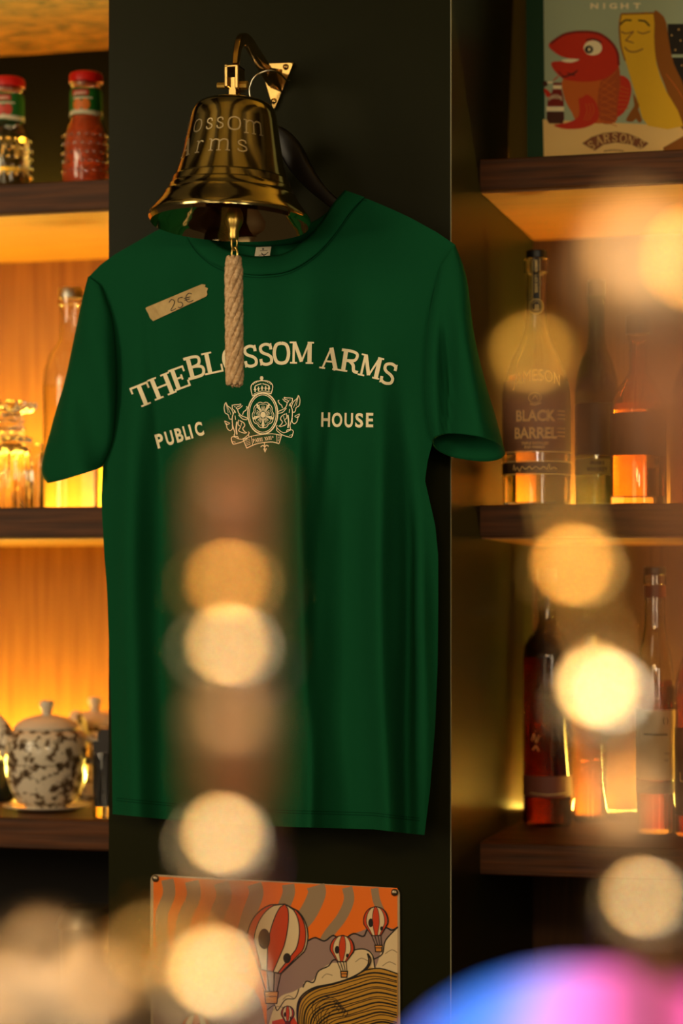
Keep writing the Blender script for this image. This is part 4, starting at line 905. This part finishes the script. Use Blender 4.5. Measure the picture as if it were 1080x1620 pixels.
MB().lathe(tl([(0, base - 70), (65, base - 70), (66.5, base - 73), (67, base - 90), (65, base - 106), (60, base - 118), (50, base - 124), (0, base - 125)]), c, n=64, cap=False).build('pot', m_floral, tpot)
lid = MB().lathe(tl([(0, base - 124), (51, base - 124), (52, base - 127), (46, base - 134), (34, base - 141), (18, base - 145), (9, base - 146), (0, base - 147)]), c, n=48, cap=False).build('lid', m_white, tpot)
MB().lathe(tl([(0, base - 145), (8, base - 146), (7.5, base - 151), (11, base - 158), (12, base - 163), (10, base - 168), (0, base - 169.5)]), c, n=32, cap=False).build('knob', m_white, lid)
L_ = -RT
def tpp(a, h, f_=0): return c + L_ * (a * k) + Vector((0, 0, h * k)) + FW * (f_ * k)
sp = catmull([tpp(52, 84), tpp(62, 100), tpp(70, 120), tpp(80, 136), tpp(90, 142)], 6)
MB().tube(sp, [lerp(.020, .0075, (i / (len(sp) - 1)) ** .7) for i in range(len(sp))], 20).build('spout', m_floral, tpot)
hd = catmull([tpp(-60, 108), tpp(-76, 106), tpp(-84, 90), tpp(-76, 72), tpp(-62, 76)], 6)
MB().tube(hd, .0055, 12).build('handle', m_floral, tpot)
c2 = P(150, 1200, 2.915); c2.z = zA[2] + .0005
copy_thing(tpot, c2, radians(75), 'second flowered teapot tucked behind the first one near the pillar')
Y = 2.665; base = zrow(164, zA[2], Y)
B = Bottle('tumbler', 'small glass of dark sachets beside the flowered teapot', 'glass', 164, base, Y, [(15, base), (16.5, base - 3), (17.5, 1192), (17, 1190)], m_glassy, zA[2], wall=2., thick=16)
for j in range(4):
    pk = thing('sachet', ['dark brown sachet leaning out of the small glass, foremost of four', 'dark sachet standing upright in the small glass against the pillar', 'dark sachet in the small glass, tallest of the four', 'dark sachet at the back of the small glass'][j], 'sachet', B.c + Vector(((j - 1.5) * .005, .004 * (j % 2) - .002, .0145)), 'sachets in the small glass')
    o_ = pk.location; hh = (.083, .095, .098, .09)[j]
    q = MB().add([o_ + Vector(v) for v in [(-.0035, -.0015, 0), (.0035, -.0015, 0), (.006, -.001, hh), (-.006, -.001, hh), (-.0035, .0015, 0), (.0035, .0015, 0), (.006, .001, hh), (-.006, .001, hh)]], [(0, 1, 2, 3), (7, 6, 5, 4), (0, 4, 5, 1), (1, 5, 6, 2), (2, 6, 7, 3), (3, 7, 4, 0)])
    q.build('packet', mat('dark foil', lin(34, 22, 18), .35), pk, smooth=False)
Y = 2.84; base = zrow(-6, zA[2], Y)
B = Bottle('lidded_jar', 'dark blue black ceramic jar behind the teapot spout', 'jar', -6, base, Y, [(26, base), (32, base - 6), (34, 1240), (33, 1200), (26, 1176), (22, 1170)], mat('dark ceramic', lin(26, 34, 36), .15), zA[2]); B.lathe('lid', [(24, 1171), (24, 1167), (12, 1160), (5, 1158), (6, 1150), (0, 1148)], mat('dark ceramic', lin(26, 34, 36), .15))

# --- back counter with a dark canister under the left shelves
zc = P(172, 1690, YF).z
mb = MB().box((XLL + .004, YF - .12, 0), (XL - .004, YB - .006, zc - .03)); r = thing('back_counter', 'dark back bar cupboard below the teapot shelf', 'cupboard', ((XLL + XL) / 2, 2.8, 0)); mb.build('carcass', m_cavity, r, smooth=False)
MB().box((XLL + .004, YF - .14, zc - .03), (XL - .004, YB - .006, zc)).build('worktop', m_shelf, r, smooth=False)
c = P(140, 1640, 2.72); c.z = zc; k = S(140, 2.72)
cn = thing('canister', 'dim dark metal canister with flared lid in the shadow below the shelves', 'canister', c)
MB().lathe([(0, 0), (44 * k, 0), (46 * k, .004), (46 * k, 190 * k), (44 * k, 196 * k), (0, 196 * k)], c, n=40, cap=False).build('tin', mat('dull tin', (.20, .16, .10, 1), .4, .8), cn)
MB().lathe([(0, 196 * k), (50 * k, 196 * k), (50 * k, 200 * k), (38 * k, 226 * k), (34 * k, 230 * k), (0, 231 * k)], c, n=40, cap=False).build('lid', mat('dull tin', (.20, .16, .10, 1), .4, .8), cn)

# ================================================================ BAR COUNTER AND BEER TAPS close to the camera
D = .58; kd = D / F
zbar = CAMP.z - .25
bc = thing('bar_counter', 'dark polished bar counter below the beer taps', 'counter', (-.1, .7, 0))
MB().box((-1.4, .30, zbar - .05), (1.4, 1.0, zbar)).build('counter_top', mat('dark varnish', lin(36, 22, 14), .25), bc, smooth=False)
MB().box((-1.3, .40, 0), (1.3, .9, zbar - .05)).build('front_panel', m_shelf, bc, smooth=False)
def turned(axis0, axis1, d, prof, name, m, parent, n=32):
    """prof: (radius px, fraction along the axis from axis0 to axis1)"""
    a = PD(*axis0, d); b_ = PD(*axis1, d); L_ = (b_ - a).length; s_ = d / F
    return MB().lathe([(r * s_, t * L_) for r, t in prof], a, b_ - a, n).build(name, m, parent, angle=50)
def egg(rm, t0, t1, n=10, r0=0, r1=0): return [(max(r0 if i == 0 else r1 if i == n else 0, rm * sin(pi * i / n) ** .8), lerp(t0, t1, i / n)) for i in range(n + 1)]
m_satin = mat('satin bronze', (.33, .25, .17, 1), .38, 1.)
m_champ = mat('satin bronze knob', (.34, .24, .15, 1), .42, .7)
m_wood = mat('brown varnished beech', lin(88, 56, 32), .35)
# left tap: fat short column, turned lever with bulges shaped to catch highlights
def foot(root, px, py, d, rad, m):
    a = PD(px, py, d); z0 = zbar
    MB().lathe([(rad * 1.7, 0), (rad * 1.7, .004), (rad * 1.1, .010), (rad, .014), (rad, a.z - z0)], (a.x, a.y, z0), n=32).build('column', m, root)
t1 = thing('beer_tap', 'blurred beer tap with upright turned lever in front of the shirt', 'beer tap', Vector((PD(362, 1345, D).x, PD(362, 1345, D).y, zbar)))
lv = turned((372, 1300), (370, 730), D, [(40, 0), (50, .05), (56, .14), (54, .22), (48, .36), (50, .55), (52, .72), (56, .8), (50, .9), (30, .97), (10, 1.0)], 'lever', m_wood, t1)
turned((372, 1300), (370, 730), D, egg(68, .37, .57, 16, 40, 44), 'grip', m_chrome, lv)
turned((372, 1300), (370, 730), D, egg(60, .17, .38, 16, 40, 40), 'glint_bulge', m_champ, lv)  # extra bulge added to catch a fainter blurred highlight
turned((372, 1300), (370, 730), D, egg(70, .56, .74, 12, 44, 46), 'ferrule', m_brass, lv)
turned((372, 1300), (370, 730), D, egg(60, .80, 1.03, 10, 40, 0), 'finial', m_wood, lv)
MB().ball(PD(358, 1345, D), 58 * kd, n=32).build('collar', m_chrome, t1)
foot(t1, 362, 1390, D, 46 * kd, m_wood)
# tower with brass cross pipe at the lower left
t2 = thing('beer_tower', 'blurred brass and chrome beer tower with cross pipe at the bar', 'beer tower', Vector((PD(120, 1600, .56).x, PD(120, 1600, .56).y, zbar)))
MB().tube(catmull([PD(-120, 1600, .55), PD(20, 1600, .555), PD(140, 1590, .56), PD(250, 1550, .565)], 6), 66 * kd, 28).build('cross_pipe', m_satin, t2)
MB().tube(catmull([PD(215, 1530, .55), PD(262, 1505, .54), PD(312, 1535, .533)], 5), [46 * kd] * 11, 24).build('elbow', m_brass, t2)
MB().ball(PD(345, 1568, .53), 62 * kd, n=32).build('spout_cap', m_chrome, t2)
MB().ball(PD(70, 1530, .555), 60 * kd, n=32).build('finial', m_satin, t2)
MB().ball(PD(262, 1512, .548), 66 * kd, n=32).build('glint_ball', m_brass, t2)  # brass ball added to give an orange blurred highlight
foot(t2, 120, 1640, .56, 50 * kd, m_chrome)
# right tap: leaning lever, its bulges also shaped for highlights
t3 = thing('beer_tap', 'blurred beer tap with lever leaning back beside the whisky shelf', 'beer tap', Vector((PD(1024, 1430, D).x, PD(1024, 1430, D).y, zbar)))
A0, A1 = (1006, 1360), (838, 530)
lv = turned(A0, A1, D, [(30, 0), (34, .03), (28, .08), (26, .14), (30, .17)], 'lever', m_wood, t3)
turned(A0, A1, D, egg(72, .17, .40, 16, 40, 36), 'grip', m_chrome, lv)
turned(A0, A1, D, egg(62, -.01, .18, 16, 36, 40), 'glint_bulge', m_champ, lv)  # added bulge, continues the blurred streak below the grip
turned(A0, A1, D, [(36, .41)] + egg(62, .45, .62, 12, 38, 26) + [(26, .63), (22, .72)], 'ferrule', m_brass, lv)
turned(A0, A1, D, [(20, .72), (24, .80), (30, .87), (26, .92)], 'neck', m_wood, lv)
turned(A0, A1, D, egg(36, .90, 1.0, 10, 16, 0), 'finial', m_brassmatte, lv)
MB().ball(PD(1022, 1440, D), 52 * kd, n=32).build('collar', m_chrome, t3)
foot(t3, 1030, 1480, D, 36 * kd, m_wood)
# a nearer lever whose head crosses the upper right
D2 = .47; k2 = D2 / F
t4 = thing('beer_tap', 'nearest beer tap, a tall blurred grey lever crossing the fish shelf', 'beer tap', Vector((PD(1205, 1470, D2).x, PD(1205, 1470, D2).y, zbar)))
A0, A1 = (1200, 1440), (1000, 330)
lv = turned(A0, A1, D2, [(40, 0), (46, .1), (40, .3), (34, .45), (46, .56), (70, .66), (74, .74), (60, .80)], 'lever', m_wood, t4)
turned(A0, A1, D2, [(56, .79)] + egg(82, .78, 1.0, 12, 50, 0), 'finial', m_champ, lv)
MB().ball(PD(1112, 440, D2), 60 * k2, n=28).build('brass_ball', m_brass, lv)
foot(t4, 1205, 1470, D2, 50 * k2, m_wood)
# lit colour-changing dome on a stand
m_dome = mat('colour changing lamp glass', (.05, .05, .05, 1), .2); nt = m_dome.node_tree; bs = nt.nodes['Principled BSDF']
tc = nt.nodes.new('ShaderNodeTexCoord'); sx = nt.nodes.new('ShaderNodeSeparateXYZ'); mr = nt.nodes.new('ShaderNodeMapRange'); cr = nt.nodes.new('ShaderNodeValToRGB')
mr.inputs['From Min'].default_value = -.076; mr.inputs['From Max'].default_value = .046
e = cr.color_ramp.elements; e[0].position = .2; e[0].color = (.0, .13, .72, 1); e[1].position = .92; e[1].color = (.90, .07, .36, 1)
for p_, c_ in ((.36, (.0, .19, .85, 1)), (.44, (.14, .22, .85, 1)), (.51, (.42, .30, .90, 1)), (.59, (.66, .20, .70, 1)), (.70, (.92, .10, .46, 1))): x = e.new(p_); x.color = c_
L = nt.links.new; L(tc.outputs['Object'], sx.inputs[0]); L(sx.outputs['X'], mr.inputs['Value']); L(mr.outputs[0], cr.inputs['Fac']); L(cr.outputs['Color'], bs.inputs['Emission Color']); bs.inputs['Emission Strength'].default_value = 1.6
Dd = .80; kd2 = Dd / F; cdm = PD(930, 1752, Dd); rd = 215 * kd2
dl = thing('glowing_dome_lamp', 'glowing blue and pink dome lamp on the bar', 'lamp', Vector((cdm.x, cdm.y, zbar)))
MB().lathe([(.02, 0), (.022, .004), (.012, .012), (.012, cdm.z - zbar - rd * .6), (rd * .6, cdm.z - zbar - rd * .72)], (cdm.x, cdm.y, zbar), n=32).build('stand', m_chrome, dl)
MB().lathe([(0, -rd * .75)] + [(rd * 1.50 * cos(a), rd * sin(a)) for a in [-.7 + (pi / 2 + .7) * i / 16 for i in range(16)]] + [(0, rd)], cdm, n=48, cap=False).build('dome', m_dome, dl)
